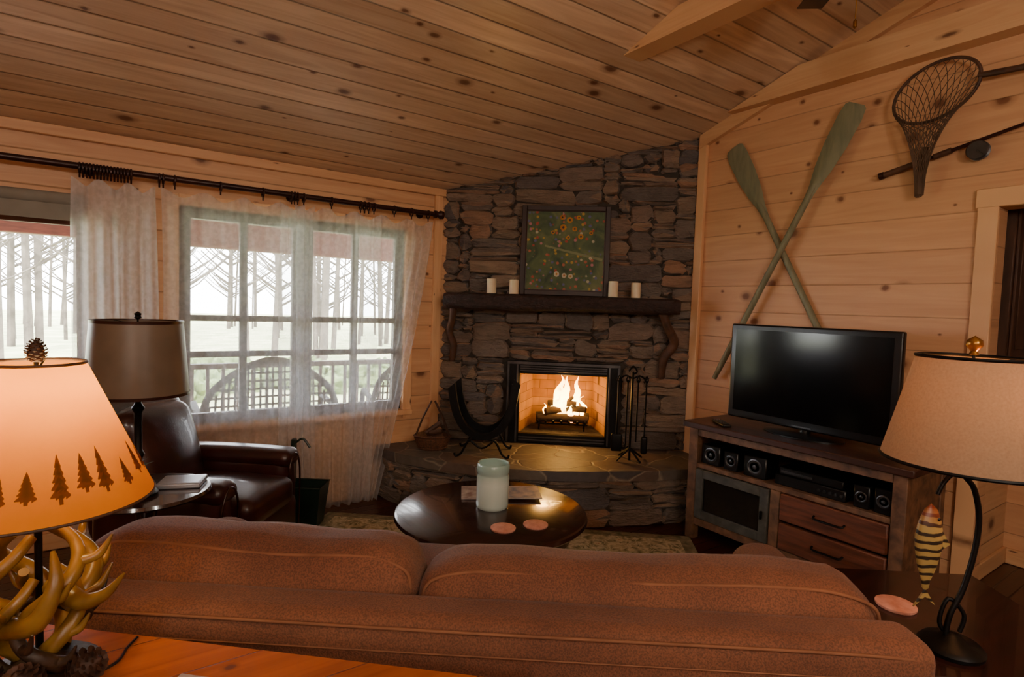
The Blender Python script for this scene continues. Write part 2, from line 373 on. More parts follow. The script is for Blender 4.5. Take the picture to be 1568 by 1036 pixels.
b.obj('ceiling',[ceilM],center=False)
# hallway
b=MB();b.box((3.87,1.08,0),(4.6,1.2,2.4),0,0);b.obj('wall_hall_left',[wallN],center=False)
b=MB();b.box((4.6,-.6,0),(4.7,1.2,2.4),0,0);b.obj('wall_hall_end',[wallE],center=False)
b=MB();b.box((3.87,-.6,0),(4.6,-.5,2.4),0,0);b.obj('wall_hall_right',[wallN],center=False)
b=MB();b.box((3.87,-.6,2.4),(4.7,1.2,2.45),0,0);b.obj('ceiling_hall',[ceilM],center=False)
b=MB();b.box((3.872,1.06,0),(4.6,1.08,.1),0,.004);b.box((4.58,-.5,0),(4.6,1.06,.1),0,.004);b.obj('baseboard_hall',[trimY],center=False)
hallwood=pmat('hall_cabinet_wood',C(84,54,36),C(54,34,23),rough=.5,scale=5,stretch=(6,6,1))
b=MB();b.box((3.95,.98,1.28),(4.57,1.078,2.2),0,.005)
for x0,x1 in((3.97,4.25),(4.27,4.55)):
    b.box((x0,.965,1.30),(x1,.98,2.18),0,.004);b.box((x0+.05,.958,1.36),(x1-.05,.968,2.12),0,.006)
for x in(4.235,4.285): b.lathe([(.006,0),(.012,.012),(0,.02)],M=T(x,.965,1.45)@RX(90),mi=1,seg=12)
b.obj('wall_cabinet',[hallwood,brass])
# interior hall door (brown)
b=MB();b.M=T(4.54,.0,0)
b.box((0,.05,.02),(.04,.85,2.03),0,.004)
for z0,z1 in((.2,.95),(1.1,1.85)):
    for y0,y1 in((.15,.41),(.49,.75)): b.box((-.012,y0,z0),(0,y1,z1),0,.008)
b.lathe([(0,0),(.03,.01),(.03,.03),(.012,.05),(.012,.06)],M=T(-.06,.78,1.0)@RY(90),mi=1,seg=16)
b.obj('door_1',[rusticred,brass])
# trims
b=MB();b.box((3.725,1.0,0),(3.75,1.09,2.2),0,.004);b.box((3.725,.01,0),(3.75,.1,2.2),0,.004);b.box((3.723,0.0,2.1),(3.75,1.1,2.2),0,.004);b.obj('trim_1',[trimZ],center=False)
b=MB();b.box((3.715,2.80,0),(3.75,2.87,cz(2.80)),0,.004);b.obj('trim_2',[trimZ],center=False)
b=MB();b.box((2.11,4.14,0),(2.18,4.17,2.43),0,.004);b.obj('trim_3',[trimZ],center=False)
b=MB()
for sgn in(1,-1): b.prism([(sgn*2.86,cz(2.86)-.10),(0,cz(0)-.10),(0,cz(0)),(sgn*2.86,cz(2.86))],3.71,3.75,0,MY)
b.obj('trim_4',[trimY],center=False)
b=MB();b.box((-3.7,4.13,2.37),(2.2,4.17,2.43),0,.004);b.obj('trim_5',[trimX],center=False)
b=MB();b.prism([(2.58,2.96),(-2.58,2.96),(-2.06,3.13),(2.06,3.13)],3.64,3.75,0,MY);b.obj('gable_tie_beam',[trimY],center=False)
b=MB();b.prism([(2.47,3.0),(-2.47,3.0),(-2.08,3.13),(2.08,3.13)],2.46,2.60,0,MY);b.obj('ceiling_tie_beam',[trimY],center=False)
b=MB();b.box((3.73,-4.18,0),(3.75,.01,.1),0,.003);b.box((3.73,1.09,0),(3.75,2.4,.1),0,.003);b.obj('baseboard_east',[trimY],center=False)
b=MB();b.box((-3.7,4.15,0),(1.66,4.17,.1),0,.003);b.obj('baseboard_north',[trimX],center=False)
# windows
def window(name,x0,x1,z0,z1,leaves,hb,vm,mat):
    b=MB()
    cw=.07
    b.box((x0-cw,4.15,z0-cw),(x0,4.17,z1+cw),1,.003);b.box((x1,4.15,z0-cw),(x1+cw,4.17,z1+cw),1,.003)
    b.box((x0,4.15,z1),(x1,4.17,z1+cw),1,.003);b.box((x0-cw,4.12,z0-.04),(x1+cw,4.17,z0),1,.003)
    w=(x1-x0)/leaves
    for i in range(leaves):
        a=x0+i*w;c=a+w;fr=.07 if leaves>1 else .035
        b.box((a,4.2,z0),(a+fr,4.25,z1),0,.003);b.box((c-fr,4.2,z0),(c,4.25,z1),0,.003)
        b.box((a+fr,4.2,z0),(c-fr,4.25,z0+fr),0,.003);b.box((a+fr,4.2,z1-fr),(c-fr,4.25,z1),0,.003)
        for z in hb: b.box((a+fr,4.205,z-.02),(c-fr,4.245,z+.02),0,.003)
        for t in vm: xx=a+w*t;b.box((xx-.024,4.205,z0+fr),(xx+.024,4.245,z1-fr),0,.003)
    return b.obj(name,[mat,trimZ])
window('window_1',-1.4,-.15,1.08,1.92,1,[],[],redwood)
window('window_2',.33,1.87,.66,2.07,2,[1.36,1.12],[.5],sashM)
b=MB();b.tube([(-1.42,4.1,2.02),(-.14,4.1,2.02)],.035,16,0);b.box((-1.42,4.085,1.9),(-.14,4.09,2.02),0,.001);b.obj('roller_blind',[pmat('blind_fabric',C(142,138,128),C(130,126,116),rough=.8)])
# ---------------------------------------------------------------- fireplace
MF=T(2.20,4.17,0)@RZ(-40.2)      # x = along, y = into wall, z
LF=2.03
def fceil(s):
    return cz((MF@V((s,0,0))).y)
def pack(nu,nv,wr,hs,blocked):
    occ=[[blocked(i,j) for i in range(nu)] for j in range(nv)];out=[]
    for j in range(nv):
        for i in range(nu):
            if occ[j][i]: continue
            h=random.choice(hs);w=random.randint(*wr)
            if h>=3: w=max(w,4)
            k=0
            while k<w and i+k<nu and not occ[j][i+k]: k+=1
            w=k
            if i+w<nu and not occ[j][i+w] and (i+w+1>=nu or occ[j][i+w+1]): w+=1
            hh=1
            while hh<h and j+hh<nv and not any(occ[j+hh][q] for q in range(i,i+w)): hh+=1
            for a in range(hh):
                for q in range(i,i+w): occ[j+a][q]=True
            out.append((i,j,w,hh))
    return out
def stone(b,fn,u0,u1,v0,v1,d,back,zmax=None,mi=0,sk=.013,vmin=None):
    j=lambda a:random.uniform(-a,a)
    w=u1-u0;h=v1-v0;sl=j(.030)*min(1,w/.3)
    c=min(.026,h*.36);c2=[random.uniform(.5,1.5)*c for _ in range(4)]
    u0-=.001;u1+=.001;v0-=.001;v1+=.001
    ring=[(u0+c2[0],v0),((u0*2+u1)/3,v0),((u0+u1*2)/3,v0),(u1-c2[1],v0),(u1,v0+c2[1]),(u1,(v0+v1)/2),(u1,v1-c2[2]),(u1-c2[2],v1),((u0+u1*2)/3,v1),((u0*2+u1)/3,v1),(u0+c2[3],v1),(u0,v1-c2[3]),(u0,(v0+v1)/2),(u0,v0+c2[0])]
    cu=(u0+u1)/2;cv=(v0+v1)/2;R=[]
    for (u,v) in ring:
        R.append((u+j(sk*.8),v+j(sk*.6)+sl*(u-cu)/max(w,.01)))
    def cl(u,v):
        if vmin is not None: v=max(v,vmin)
        return v if zmax is None else min(v,zmax(u))
    n=len(R);vs=[fn(u,cl(u,v),back) for u,v in R]+[fn(u,cl(u,v),d-.014+j(.003)) for u,v in R]
    tx=j(.014);ty=j(.014)
    for (u,v) in R:
        a=max(.0,1-.014/(w/2));e=max(0,1-.010/(h/2));uu=cu+(u-cu)*a;v_=cv+(v-cv)*e;vs.append(fn(uu,cl(uu,v_),d+j(.006)+tx*(u-cu)/(w/2)+ty*(v-cv)/(h/2)))
    vs.append(fn(cu,cl(cu,cv),d+.004+j(.007)))
    f=[(i,(i+1)%n,(i+1)%n+n,i+n) for i in range(n)]+[(i+n,(i+1)%n+n,(i+1)%n+2*n,i+2*n) for i in range(n)]+[(i+2*n,(i+1)%n+2*n,3*n) for i in range(n)]
    b.add(vs,f,mi)
b=MB()
cu,cv=LF/46,.036
def blk(i,j):
    s0=i*cu;z0=j*cv
    if s0+cu>.57 and s0<1.47 and z0<1.06: return True
    return z0>fceil(s0+cu*.5)-.01 or z0+cv<.40
ff=lambda u,v,o:MF@V((u,-o,v))
for (i,j,w,h) in pack(46,84,(3,11),[1,1,2,2,3,3,4],blk):
    stone(b,ff,i*cu,(i+w)*cu,j*cv,(j+h)*cv,random.uniform(-.016,.016),-.05,lambda u:fceil(min(max(u,0),LF))-.002,vmin=.397)
b.M=MF
def back(s0,s1,z0,z1t):
    t0=z1t if z1t else fceil(s0);t1=z1t if z1t else fceil(s1)
    vs=[(s0,.026,z0),(s1,.026,z0),(s1,.026,t1-.003),(s0,.026,t0-.003)];b.add(vs,[(0,1,2,3)],1)
back(0.03,.6,.397,None);back(1.44,2.0,.397,None);back(.6,1.44,1.03,None)
b.M=Matrix.Identity(4)
b.obj('stone_chimney_wall',[stoneM,mortar],smooth=30,center=False)
# firebox
b=MB();b.M=MF
z0,z1=.40,1.065;s0,s1=.565,1.475;i0,i1,k0,k1=.67,1.37,.475,.965
b.box((s0,-.02,z0),(i0,.03,z1),0,.004);b.box((i1,-.02,z0),(s1,.03,z1),0,.004)
b.box((i0,-.02,k1),(i1,.03,z1),0,.004);b.box((i0,-.02,z0),(i1,.03,k0),0,.004)
for (a,c) in((s0,s0+.02),(s1-.02,s1),(i0-.03,i0-.015),(i1+.015,i1+.03)): b.box((a,-.028,z0),(c,-.018,z1-.02),1,.002)
b.box((s0,-.03,z1-.025),(s1,-.018,z1),1,.002)
for k in range(3): b.box((i0,-.027,k1+.02+k*.018),(i1,-.02,k1+.03+k*.018),1,.001)
for k in range(2): b.box((i0,-.027,z0+.02+k*.022),(i1,-.02,z0+.03+k*.022),1,.001)
bk=.42
bx0,bx1=.76,1.28
P=[(i0,.02,k0),(i1,.02,k0),(i1,.02,k1),(i0,.02,k1),(bx0,bk,k0),(bx1,bk,k0),(bx1,bk,k1),(bx0,bk,k1)]
b.add(P,[(0,4,7,3),(1,2,6,5),(4,5,6,7)],2);b.add(P,[(0,1,5,4),(3,7,6,2)],3)
for k in range(7): x=.82+k*.066;b.tube([(x,.30,.53),(x,.14,.53),(x,.10,.57)],.008,6,0,3)
b.tube([(.80,.27,.53),(1.24,.27,.53)],.008,6,0);b.tube([(.80,.16,.53),(1.24,.16,.53)],.008,6,0)
for x in(.83,1.21):
    for y in(.16,.28): b.tube([(x,y,.475),(x,y,.53)],.007,6,0)
b.obj('firebox',[black,greym,fbM,mortar],smooth=30,fix=False)
b=MB();b.M=MF
for (p,q,r) in(((.80,.24,.575),(1.25,.27,.58),.038),((.82,.17,.57),(1.24,.15,.575),.034),((.88,.16,.63),(1.16,.28,.645),.032),((.97,.27,.63),(1.22,.17,.66),.028),((.90,.24,.69),(1.14,.19,.70),.026)):
    p=V(p);q=V(q);m_=(p+q)/2+V((0,0,.01));b.tube([p,m_,q],[r,r*1.1,r*.9],10,0,4)
b.tube([(1.02,.2,.66),(1.09,.2,.74),(1.14,.21,.76)],[.02,.016,.01],8,0,4)
b.obj('fire_logs',[ashlog])
b=MB();b.M=MF
def flame(x,y,z,h,w,sd):
    vs=[];f=[];n=14;seg=10
    for i in range(n+1):
        t=i/n;r=w*(math.sin(pi*min(1,(t*.8+.12)))**.8)*(1-t)**.55 if t<1 else 0
        ox=noise.noise(V((sd*3.1,t*3.0,0)))*.09*t;oy=noise.noise(V((sd*5.3,t*2,4)))*.03*t
        for k in range(seg): a=2*pi*k/seg;vs.append((x+ox+r*math.cos(a),y+oy+r*.45*math.sin(a),z+h*t))
    for i in range(n):
        for k in range(seg): k2=(k+1)%seg;f.append((i*seg+k,i*seg+k2,(i+1)*seg+k2,(i+1)*seg+k))
    b.add(vs,f,0)
for q in((.99,.2,.60,.345,.055,1),(1.05,.22,.60,.335,.052,2),(1.14,.2,.60,.34,.042,3),(.94,.23,.6,.2,.034,4),(1.04,.18,.62,.29,.034,5),(1.19,.22,.6,.17,.028,6),(.88,.22,.57,.12,.024,7),(1.1,.14,.55,.15,.034,8)): flame(*q)
fo=b.obj('fire_flames',[flameM])
ld=bpy.data.lights.new('fire_glow','POINT');ld.energy=11;ld.color=(1,.48,.11);ld.shadow_soft_size=.07
lo=bpy.data.objects.new('fire_glow',ld);lo.location=MF@V((1.03,.06,.82));bpy.context.collection.objects.link(lo)
lo.parent=fo;lo.matrix_parent_inverse=fo.matrix_basis.inverted()
# hearth
hp=[(1.68,4.165),(1.69,3.98),(1.76,3.78),(1.92,3.50),(2.15,3.21),(2.42,2.98),(2.72,2.80),(3.02,2.65),(3.35,2.53),(3.745,2.46)]
cur,_=catmull([(x,y,0) for x,y in hp],6)
L=[0]
for i in range(len(cur)-1): L.append(L[-1]+(cur[i+1]-cur[i]).length)
def hc(u,v,o):
    u=max(0,min(L[-1]-1e-4,u));i=0
    while L[i+1]<u: i+=1
    p=cur[i].lerp(cur[i+1],(u-L[i])/(L[i+1]-L[i]));t=(cur[i+1]-cur[i]).normalized();n=V((t.y,-t.x,0))
    if n.dot(V((-.645,-.764,0)))<0: n=-n
    q=p+n*o;return V((min(q.x,3.745),min(q.y,4.165),v))
b=MB();nu=int(L[-1]/.045)
cuh=L[-1]/nu
for (i,j,w,h) in pack(nu,9,(3,9),[1,2,3,3,4],lambda i,j:False):
    stone(b,hc,i*cuh,(i+w)*cuh,j*.0365,(j+h)*.0365,random.uniform(-.015,.005),-.06,lambda u:.329,vmin=.001)
core=[hc(u*L[-1]/30,0,-.03) for u in range(31)]
poly=[(p.x,p.y) for p in core]+[(3.74,2.86),(2.22,4.16)]
b.prism(poly,0,.33,1)
top=[hc(u*L[-1]/40,0,.015+.008*noise.noise(V((u*.7,0,0)))) for u in range(41)]
b.prism([(p.x,p.y) for p in top]+[(3.74,2.865),(2.22,4.165)],.326,.395,2)
b.obj('stone_hearth',[stoneM,mortar,flagM],smooth=30,center=False)
# mantle (rough log beam) with branch brackets
b=MB();b.M=MF
n=60;vs=[];f=[];sec=[]
for k in range(16):
    a=2*pi*k/16+pi/16;c,s_=math.cos(a),math.sin(a);sec.append((math.copysign(abs(c)**.45,c),math.copysign(abs(s_)**.45,s_)))
for i in range(n+1):
    x=.06+1.82*i/n
    for k,(c,s_) in enumerate(sec):
        w=noise.noise(V((x*4,c*1.5,s_*1.5+3)))*.016+noise.noise(V((x*14,c*3,s_*3)))*.008
        e=1 if 0<i<n else .9
        vs.append((x,-.130+c*(.108+w)*e,1.539+s_*(.062+w*(1.0 if s_<0 else .15))*e))
for i in range(n):
    for k in range(16): k2=(k+1)%16;f.append((i*16+k,i*16+k2,(i+1)*16+k2,(i+1)*16+k))
f.append(list(range(16)));f.append([n*16+k for k in range(16)]);b.add(vs,f,0)
b.tube([(.13,-.15,1.50),(.12,-.13,1.40),(.09,-.08,1.28),(.12,-.06,1.18),(.11,-.04,1.05)],[.03,.027,.03,.03,.024],10,1,5)
b.tube([(1.76,-.15,1.50),(1.80,-.13,1.40),(1.87,-.08,1.26),(1.80,-.07,1.14),(1.79,-.04,.98)],[.034,.034,.038,.035,.026],10,1,5)
b.obj('mantle_shelf',[bark,branch],smooth=60)
MZ=1.603
def candle(s,o,h,r=.034):
    b=MB();b.M=MF@T(s,-o,MZ);b.lathe([(0,0),(r,0),(r,h-.004),(r-.004,h),(r*.6,h-.008),(0,h-.01)],mi=0,seg=28);b.tube([(0,0,h-.012),(.002,0,h+.012)],.0015,5,1);b.obj('pillar_candle',[wax,blackp])
candle(.43,.15,.115,.037);candle(.61,.17,.11,.037);candle(1.375,.18,.12,.037);candle(1.55,.15,.115,.037)
# painting leaning on wall
b=MB();b.M=MF@T(.995,-.085,MZ)@RX(-3.5)
W,H=.70,.71
fw=.04
b.box((-W/2,-.012,0),(-W/2+fw,.014,H),0,.004);b.box((W/2-fw,-.012,0),(W/2,.014,H),0,.004);b.box((-W/2+fw,-.012,0),(W/2-fw,.014,fw),0,.004);b.box((-W/2+fw,-.012,H-fw),(W/2-fw,.014,H),0,.004)
b.box((-W/2+fw,.0,fw),(W/2-fw,.01,H-fw),1,0)
for (x0,x1,y0,y1) in((-W/2+fw,-W/2+fw+.006,fw,H-fw),(W/2-fw-.006,W/2-fw,fw,H-fw),(-W/2+fw,W/2-fw,fw,fw+.006),(-W/2+fw,W/2-fw,H-fw-.006,H-fw)): b.box((x0,-.009,y0),(x1,.004,y1),2,.001)
def flower(x,z,r,mi,cm):
    for k in range(9):
        a=2*pi*k/9;b.lathe([(0,0),(r*.42,.0),(r*.3,.0015),(0,.002)],M=T(x+r*.6*math.cos(a),-.0005,z+r*.6*math.sin(a))@RX(90),mi=mi,seg=8)
    b.lathe([(0,0),(r*.42,0),(r*.35,.003),(0,.0035)],M=T(x,-.0005,z)@RX(90),mi=cm,seg=10)
for (x,z,r) in((-.03,.62,.02),(.03,.60,.024),(.10,.62,.018),(-.02,.54,.026),(.07,.53,.02),(-.10,.50,.016),(.12,.47,.022),(.02,.46,.016),(.2,.5,.016)): flower(x,z,r,3,0)
for (x,z,r) in((-.06,.17,.022),(0,.16,.02),(.05,.155,.02),(.2,.3,.012)): flower(x,z,r,4,3)
b.add([(-.16,-.0012,.385),(.29,-.0012,.28),(.30,-.0012,.30),(-.16,-.0012,.40)],[(0,1,2,3)],5)
b.obj('framed_painting',[framewood,artM,brown,sunf,whf,pathp])
# fire tools
ht=.396
b=MB();b.M=T(3.13,2.90,ht)@RZ(-40)
b.tube([(0,0,0.0),(0,0,.66)],.009,8,0)
for a in range(4):
    c=a*pi/2+.6;b.tube([(0,0,.09),(math.cos(c)*.06,math.sin(c)*.06,.05),(math.cos(c)*.12,math.sin(c)*.12,.008)],.008,6,0,4)
b.tube([(-.1,0,.60),(-.05,0,.63),(0,0,.61),(.05,0,.63),(.1,0,.60)],.007,6,0,4)
b.tube([(-.03,0,.66),(0,0,.70),(.03,0,.66),(0,0,.64)],.007,6,0,4)
for k,x in enumerate((-.10,-.035,.04,.10)):
    b.tube([(x,-.015,.14),(x,-.015,.60)],.006,6,0);b.tube([(x-.012,-.015,.60),(x,-.015,.63),(x+.012,-.015,.60),(x,-.015,.58),(x-.012,-.015,.60)],.005,6,0,3)
b.rbox((-.10,-.015,.13),(.08,.02,.13),.01,0,n=2);b.rbox((.10,-.015,.12),(.05,.035,.13),.015,0,n=2)
b.tube([(-.035,-.015,.14),(-.035,-.015,.09),(-.015,-.015,.11)],.005,6,0,3)
b.obj('fireplace_tool_set',[black])
# log holder
b=MB();b.M=T(2.28,3.58,ht)@RZ(-38)
o=[(x*1.0,z) for x,z in [(.23*math.cos(pi+pi*k/24)*(1+.12*(abs(k-12)/12)**3),.40+.27*math.sin(pi+pi*k/24)+.10*(abs(k-12)/12)**4) for k in range(25)]]
i_=[(x*.80,z+.045) for x,z in o]
for y0 in(-.16,.13):
    for k in range(24):
        b.add([(o[k][0],y0,o[k][1]),(o[k+1][0],y0,o[k+1][1]),(i_[k+1][0],y0,i_[k+1][1]),(i_[k][0],y0,i_[k][1])]+[(o[k][0],y0+.03,o[k][1]),(o[k+1][0],y0+.03,o[k+1][1]),(i_[k+1][0],y0+.03,i_[k+1][1]),(i_[k][0],y0+.03,i_[k][1])],[(0,1,2,3),(4,7,6,5),(0,4,5,1),(2,6,7,3)],0)
for k in range(24):
    b.add([(o[k][0],-.15,o[k][1]),(o[k+1][0],-.15,o[k+1][1]),(o[k+1][0],.15,o[k+1][1]),(o[k][0],.15,o[k][1])],[(0,1,2,3)],0)
for y in(-.15,.15):
    b.tube([(-.04,y,.14),(-.10,y,.12),(-.15,y,.03),(-.19,y,.008),(-.20,y,.03)],.009,6,0,4);b.tube([(.04,y,.14),(.10,y,.12),(.15,y,.03),(.19,y,.008),(.20,y,.03)],.009,6,0,4)
    b.tube([(-.08,y,.12),(0,y,.07),(.08,y,.12)],.008,6,0,4)
b.obj('log_holder',[black],fix=False)
# twig basket with tall handle
b=MB();b.M=T(1.99,3.86,ht)@RZ(-30)
b.lathe([(0,0),(.09,0),(.12,.06),(.125,.11),(.118,.11),(.085,.01),(0,.01)],seg=28,mi=0,sx=1.1,sy=.8)
for k in range(6): b.lathe([(.094+.006*k,0),(.103+.006*k,.008),(.094+.006*k,.016)],c=(0,0,.006+k*.018),seg=28,mi=0,cap=False,sx=1.1,sy=.8)
for dx in(-1,1):
    for y in(-.02,.02): b.tube([(dx*.13,y,.09),(dx*.075,y,.24),(dx*.012,y*.3,.37)],[.009,.008,.007],6,1,4)
b.tube([(-.05,0,.12),(.06,.02,.20)],.02,8,1)
b.tube([(-.02,-.03,.13),(.07,-.05,.15)],.018,8,1)
b.obj('twig_basket',[wicker,branch])
# ---------------------------------------------------------------- curtain rod and curtains
b=MB();RY_,RZ_=4.05,2.205
b.tube([(-2.2,RY_,RZ_),(2.05,RY_,RZ_)],.019,12,0)
b.lathe([(.017,0),(.03,.005),(.03,.02),(.018,.03),(.034,.055),(.03,.08),(0,.095)],M=T(2.05,RY_,RZ_)@RY(90),mi=0,seg=16)
for x in(-.12,1.0,1.98): b.tube([(x,RY_,RZ_),(x,4.12,RZ_),(x,4.165,RZ_)],.01,8,0,3);b.lathe([(.03,0),(.03,.01)],M=T(x,4.158,RZ_)@RX(-90),mi=0,seg=12)
rings=[-.16+.016*k for k in range(16)]+[.22,.24,.30]+[.55,.80,.98,1.0,1.02,1.06,1.25,1.46,1.49,1.52,1.56,1.72,1.86,2.0]
for x in rings:
    pts=[(x,RY_+.029*math.cos(a),RZ_-.010+.029*math.sin(a)) for a in [2*pi*k/12 for k in range(13)]];b.tube(pts,.0065,6,0,1)
    b.tube([(x,RY_,RZ_-.036),(x,RY_,RZ_-.062)],.005,5,0)
b.obj('curtain_rod',[brown])
def curtain(name,x0,x1,ztop,nf,amp,y,pin0,pin1,seed,mat,clips=4,yb=0):
    b=MB()
    def fn(u,v):
        z=ztop+(0.015-ztop)*v
        a0=x0+(pin0)*v**1.3;a1=x1+pin1*v**1.3
        x=a0+(a1-a0)*u
        fold=math.sin(u*nf*2*pi+math.sin(v*3+seed)*.5)*amp*(.5+.7*v)+noise.noise(V((u*nf*1.7,v*1.5,seed)))*amp*.8
        zz=z-(1-v)**12*.045*math.sin(u*clips*pi)**2
        return (x+noise.noise(V((u*6,v*2,seed+9)))*.012,y+yb*v+fold,zz if v<1 else .015+.01*noise.noise(V((u*20,0,seed))))
    b.grid(fn,int(nf*12),30,0)
    return b.obj(name,[mat],smooth=180,fix=False)
curtain('sheer_curtain',-.20,.20,2.145,6,.022,4.045,.0,.05,1,sheerD,3)
curtain('sheer_curtain',.23,1.14,2.145,9,.02,4.05,.02,.02,2,sheer,4)
curtain('sheer_curtain',.90,1.06,2.145,3,.02,4.02,.0,.03,6,sheer,1)
curtain('sheer_curtain',1.00,1.62,2.145,7,.022,4.035,.06,-.06,3,sheer,3)
curtain('sheer_curtain',1.42,2.04,2.145,8,.024,4.05,-.02,-.42,4,sheer,3)
# ---------------------------------------------------------------- east wall decor
def oar(name,top,bot,x):
    b=MB();p=V((x,top[0],top[1]));q=V((x,bot[0],bot[1]));z=(p-q).normalized();xx=z.cross(V((1,0,0))).normalized();yy=z.cross(xx)
    M=Matrix.Identity(4)
    for i in range(3): M[i][0]=xx[i];M[i][1]=yy[i];M[i][2]=z[i];M[i][3]=q[i]
    Ln=(p-q).length;b.M=M
    b.tube([(0,0,0),(0,0,.12),(0,0,.14),(0,0,Ln-.5)],[.018,.017,.021,.021],10,0,2)
    prof=[(Ln-.62,.022),(Ln-.52,.032),(Ln-.40,.058),(Ln-.25,.075),(Ln-.08,.078),(Ln-.015,.068),(Ln,.05)]
    vs=[];f=[]
    for k,(zz,w) in enumerate(prof):
        th=.018-.011*k/6
        vs+=[(-w,0,zz),(-w*.5,-th*.6,zz),(0,-th,zz),(w*.5,-th*.6,zz),(w,0,zz),(w*.5,th*.6,zz),(0,th,zz),(-w*.5,th*.6,zz)]
    for k in range(len(prof)-1):
        for i in range(8): f.append((k*8+i,k*8+(i+1)%8,k*8+8+(i+1)%8,k*8+8+i))
    f+=[list(range(8)),[48+i for i in range(8)]];b.add(vs,f,0)
    return b.obj(name,[oarM],smooth=50)
oar('wooden_oar',(2.57,2.72),(1.66,1.02),3.727);oar('wooden_oar',(1.71,2.80),(2.60,1.02),3.685)
# landing net
b=MB();hy,hz=1.305,2.755;X=3.68
hoop=[(X,hy+.20*math.cos(a),hz+.155*math.sin(a)-.03*math.cos(a)) for a in [2*pi*k/28 for k in range(29)]]
b.tube(hoop,.009,8,0,2)
b.tube([(X,hy-.19,hz+.03),(X,hy-.26,hz+.02),(X,hy-.60,hz-.0)],[.014,.017,.013],8,0,4)
b.tube([(X,hy-.60,hz),(X,hy-.66,hz-.0),(X,hy-.9,hz-.02)],[.016,.02,.018],8,0,4)
ns=26;nr=15;tip=V((X-.0,1.345,2.20));pts=[]
for k in range(nr+1):
    t=k/nr;row=[]
    for i in range(ns):
        a=2*pi*(i+.5*(k%2))/ns
        rim=V((X,hy+.2*math.cos(a),hz+.155*math.sin(a)-.03*math.cos(a)))
        cen=V((X,hy,hz)).lerp(tip,t**1.15)
        r=(1-t)**1.9*.92+.10+.06*(1-t)
        p=cen+(rim-V((X,hy,hz)))*(r if k else 1)
        p.x=X-.05*math.sin(pi*t)*(1-abs(math.sin(a))*.3)-.004
        row.append(p)
    pts.append(row)
for k in range(nr):
    for i in range(ns):
        b.tube([pts[k][i],pts[k+1][i]],.0019,4,1);b.tube([pts[k][i],pts[k+1][(i-1)%ns if k%2==0 else (i+1)%ns]],.0019,4,1)
b.tube([tip+V((0,-.01,.26)),tip+V((0,0,.1)),tip],[.018,.026,.022],8,1,4)
b.obj('landing_net',[branch,netM])
# fishing rod with reel
b=MB();X=3.715
b.tube([(X,1.56,2.345),(X,1.1,2.455),(X,.55,2.585),(X,-.3,2.79)],[.013,.010,.007,.003],8,0,5)
b.tube([(X,1.56,2.345),(X,1.36,2.392)],.017,10,1);b.tube([(X,1.30,2.407),(X,1.22,2.427)],.016,10,1)
b.tube([(X,1.57,2.343),(X,1.545,2.349)],.021,10,0)
b.lathe([(0,-.02),(.045,-.02),(.05,-.015),(.035,-.01),(.035,.01),(.05,.015),(.045,.02),(0,.022)],M=T(X-.01,1.10,2.40)@RY(90),mi=2,seg=20)
b.tube([(X,1.10,2.45),(X-.005,1.10,2.42)],.008,6,2);b.tube([(X-.03,1.10,2.40),(X-.035,1.07,2.37)],.004,6,2)
for y in(.8,.5,.2): b.tube([(X,y,2.52+(.8-y)*.24-.01),(X-.01,y,2.50+(.8-y)*.24)],.004,6,2)
b.obj('fishing_rod',[brown,branch,greym])
# ---------------------------------------------------------------- tv stand
b=MB();MS=Matrix(((0,1,0,3.15),(-1,0,0,2.39),(0,0,1,0),(0,0,0,1)));b.M=MS   # (u,w,z)
Ls,Ds=1.28,.5
for u in(0,Ls-.065):
    for w in(0,Ds-.06): b.box((u,w,0),(u+.065,w+.06,.745),0,.004)
b.box((-.035,-.03,.745),(Ls+.035,Ds+.02,.785),1,.006)
b.box((.065,.005,.695),(Ls-.065,.04,.745),0,.003);b.box((.065,.005,.485),(Ls-.065,.04,.515),0,.003)
b.box((.02,.03,.49),(Ls-.02,Ds-.02,.512),0,.002);b.box((.065,.005,.10),(Ls-.065,.04,.15),0,.003)
b.box((.02,.03,.12),(Ls-.02,Ds-.02,.14),0,.002);b.box((.02,Ds-.03,.1),(Ls-.02,Ds-.01,.745),3,.002)
for u in(.01,Ls-.03): b.box((u,.05,.12),(u+.02,Ds-.05,.745),0,.002)
b.box((.585,.002,.15),(.645,.04,.485),0,.003)
b.box((.07,-.008,.155),(.125,.02,.48),2,.003);b.box((.525,-.008,.155),(.58,.02,.48),2,.003);b.box((.125,-.008,.425),(.525,.02,.48),2,.003);b.box((.125,-.008,.155),(.525,.02,.21),2,.003)
b.box((.125,.008,.21),(.525,.014,.425),4,0)
b.rbox((.545,-.018,.32),(.014,.02,.05),.005,5,n=2)
for z0,z1 in((.155,.31),(.325,.48)):
    b.box((.65,-.008,z0),(1.21,.03,z1),6,.006)
    b.tube([(.85,-.008,(z0+z1)/2+.01),(.86,-.03,(z0+z1)/2),(.93,-.034,(z0+z1)/2),(1.0,-.03,(z0+z1)/2),(1.01,-.008,(z0+z1)/2+.01)],.006,6,5,4)
b.obj('tv_stand',[rustic,rtop,greendoor,branch,glassD,black,rusticred])
def speaker(u,wd,h,n,d=.14):
    b=MB();b.M=MS;b.box((u,.04,.5125),(u+wd,.04+d,.5125+h),0,.006)
    for k in range(n):
        x=u+wd*(k+.5)/n;r=min(h,wd/n)*.36
        b.lathe([(r,0),(r*1.05,.004),(r*.9,.006),(r*.8,.001),(r*.3,-.002),(r*.28,.004),(0,.006)],M=T(x,.04,.5125+h/2)@RX(90),mi=1,seg=20)
    b.obj('bookshelf_speaker',[blackp,greym])
speaker(.08,.13,.13,1);speaker(.24,.10,.12,1);speaker(.38,.15,.13,1);speaker(1.02,.08,.12,1);speaker(1.12,.09,.13,1)
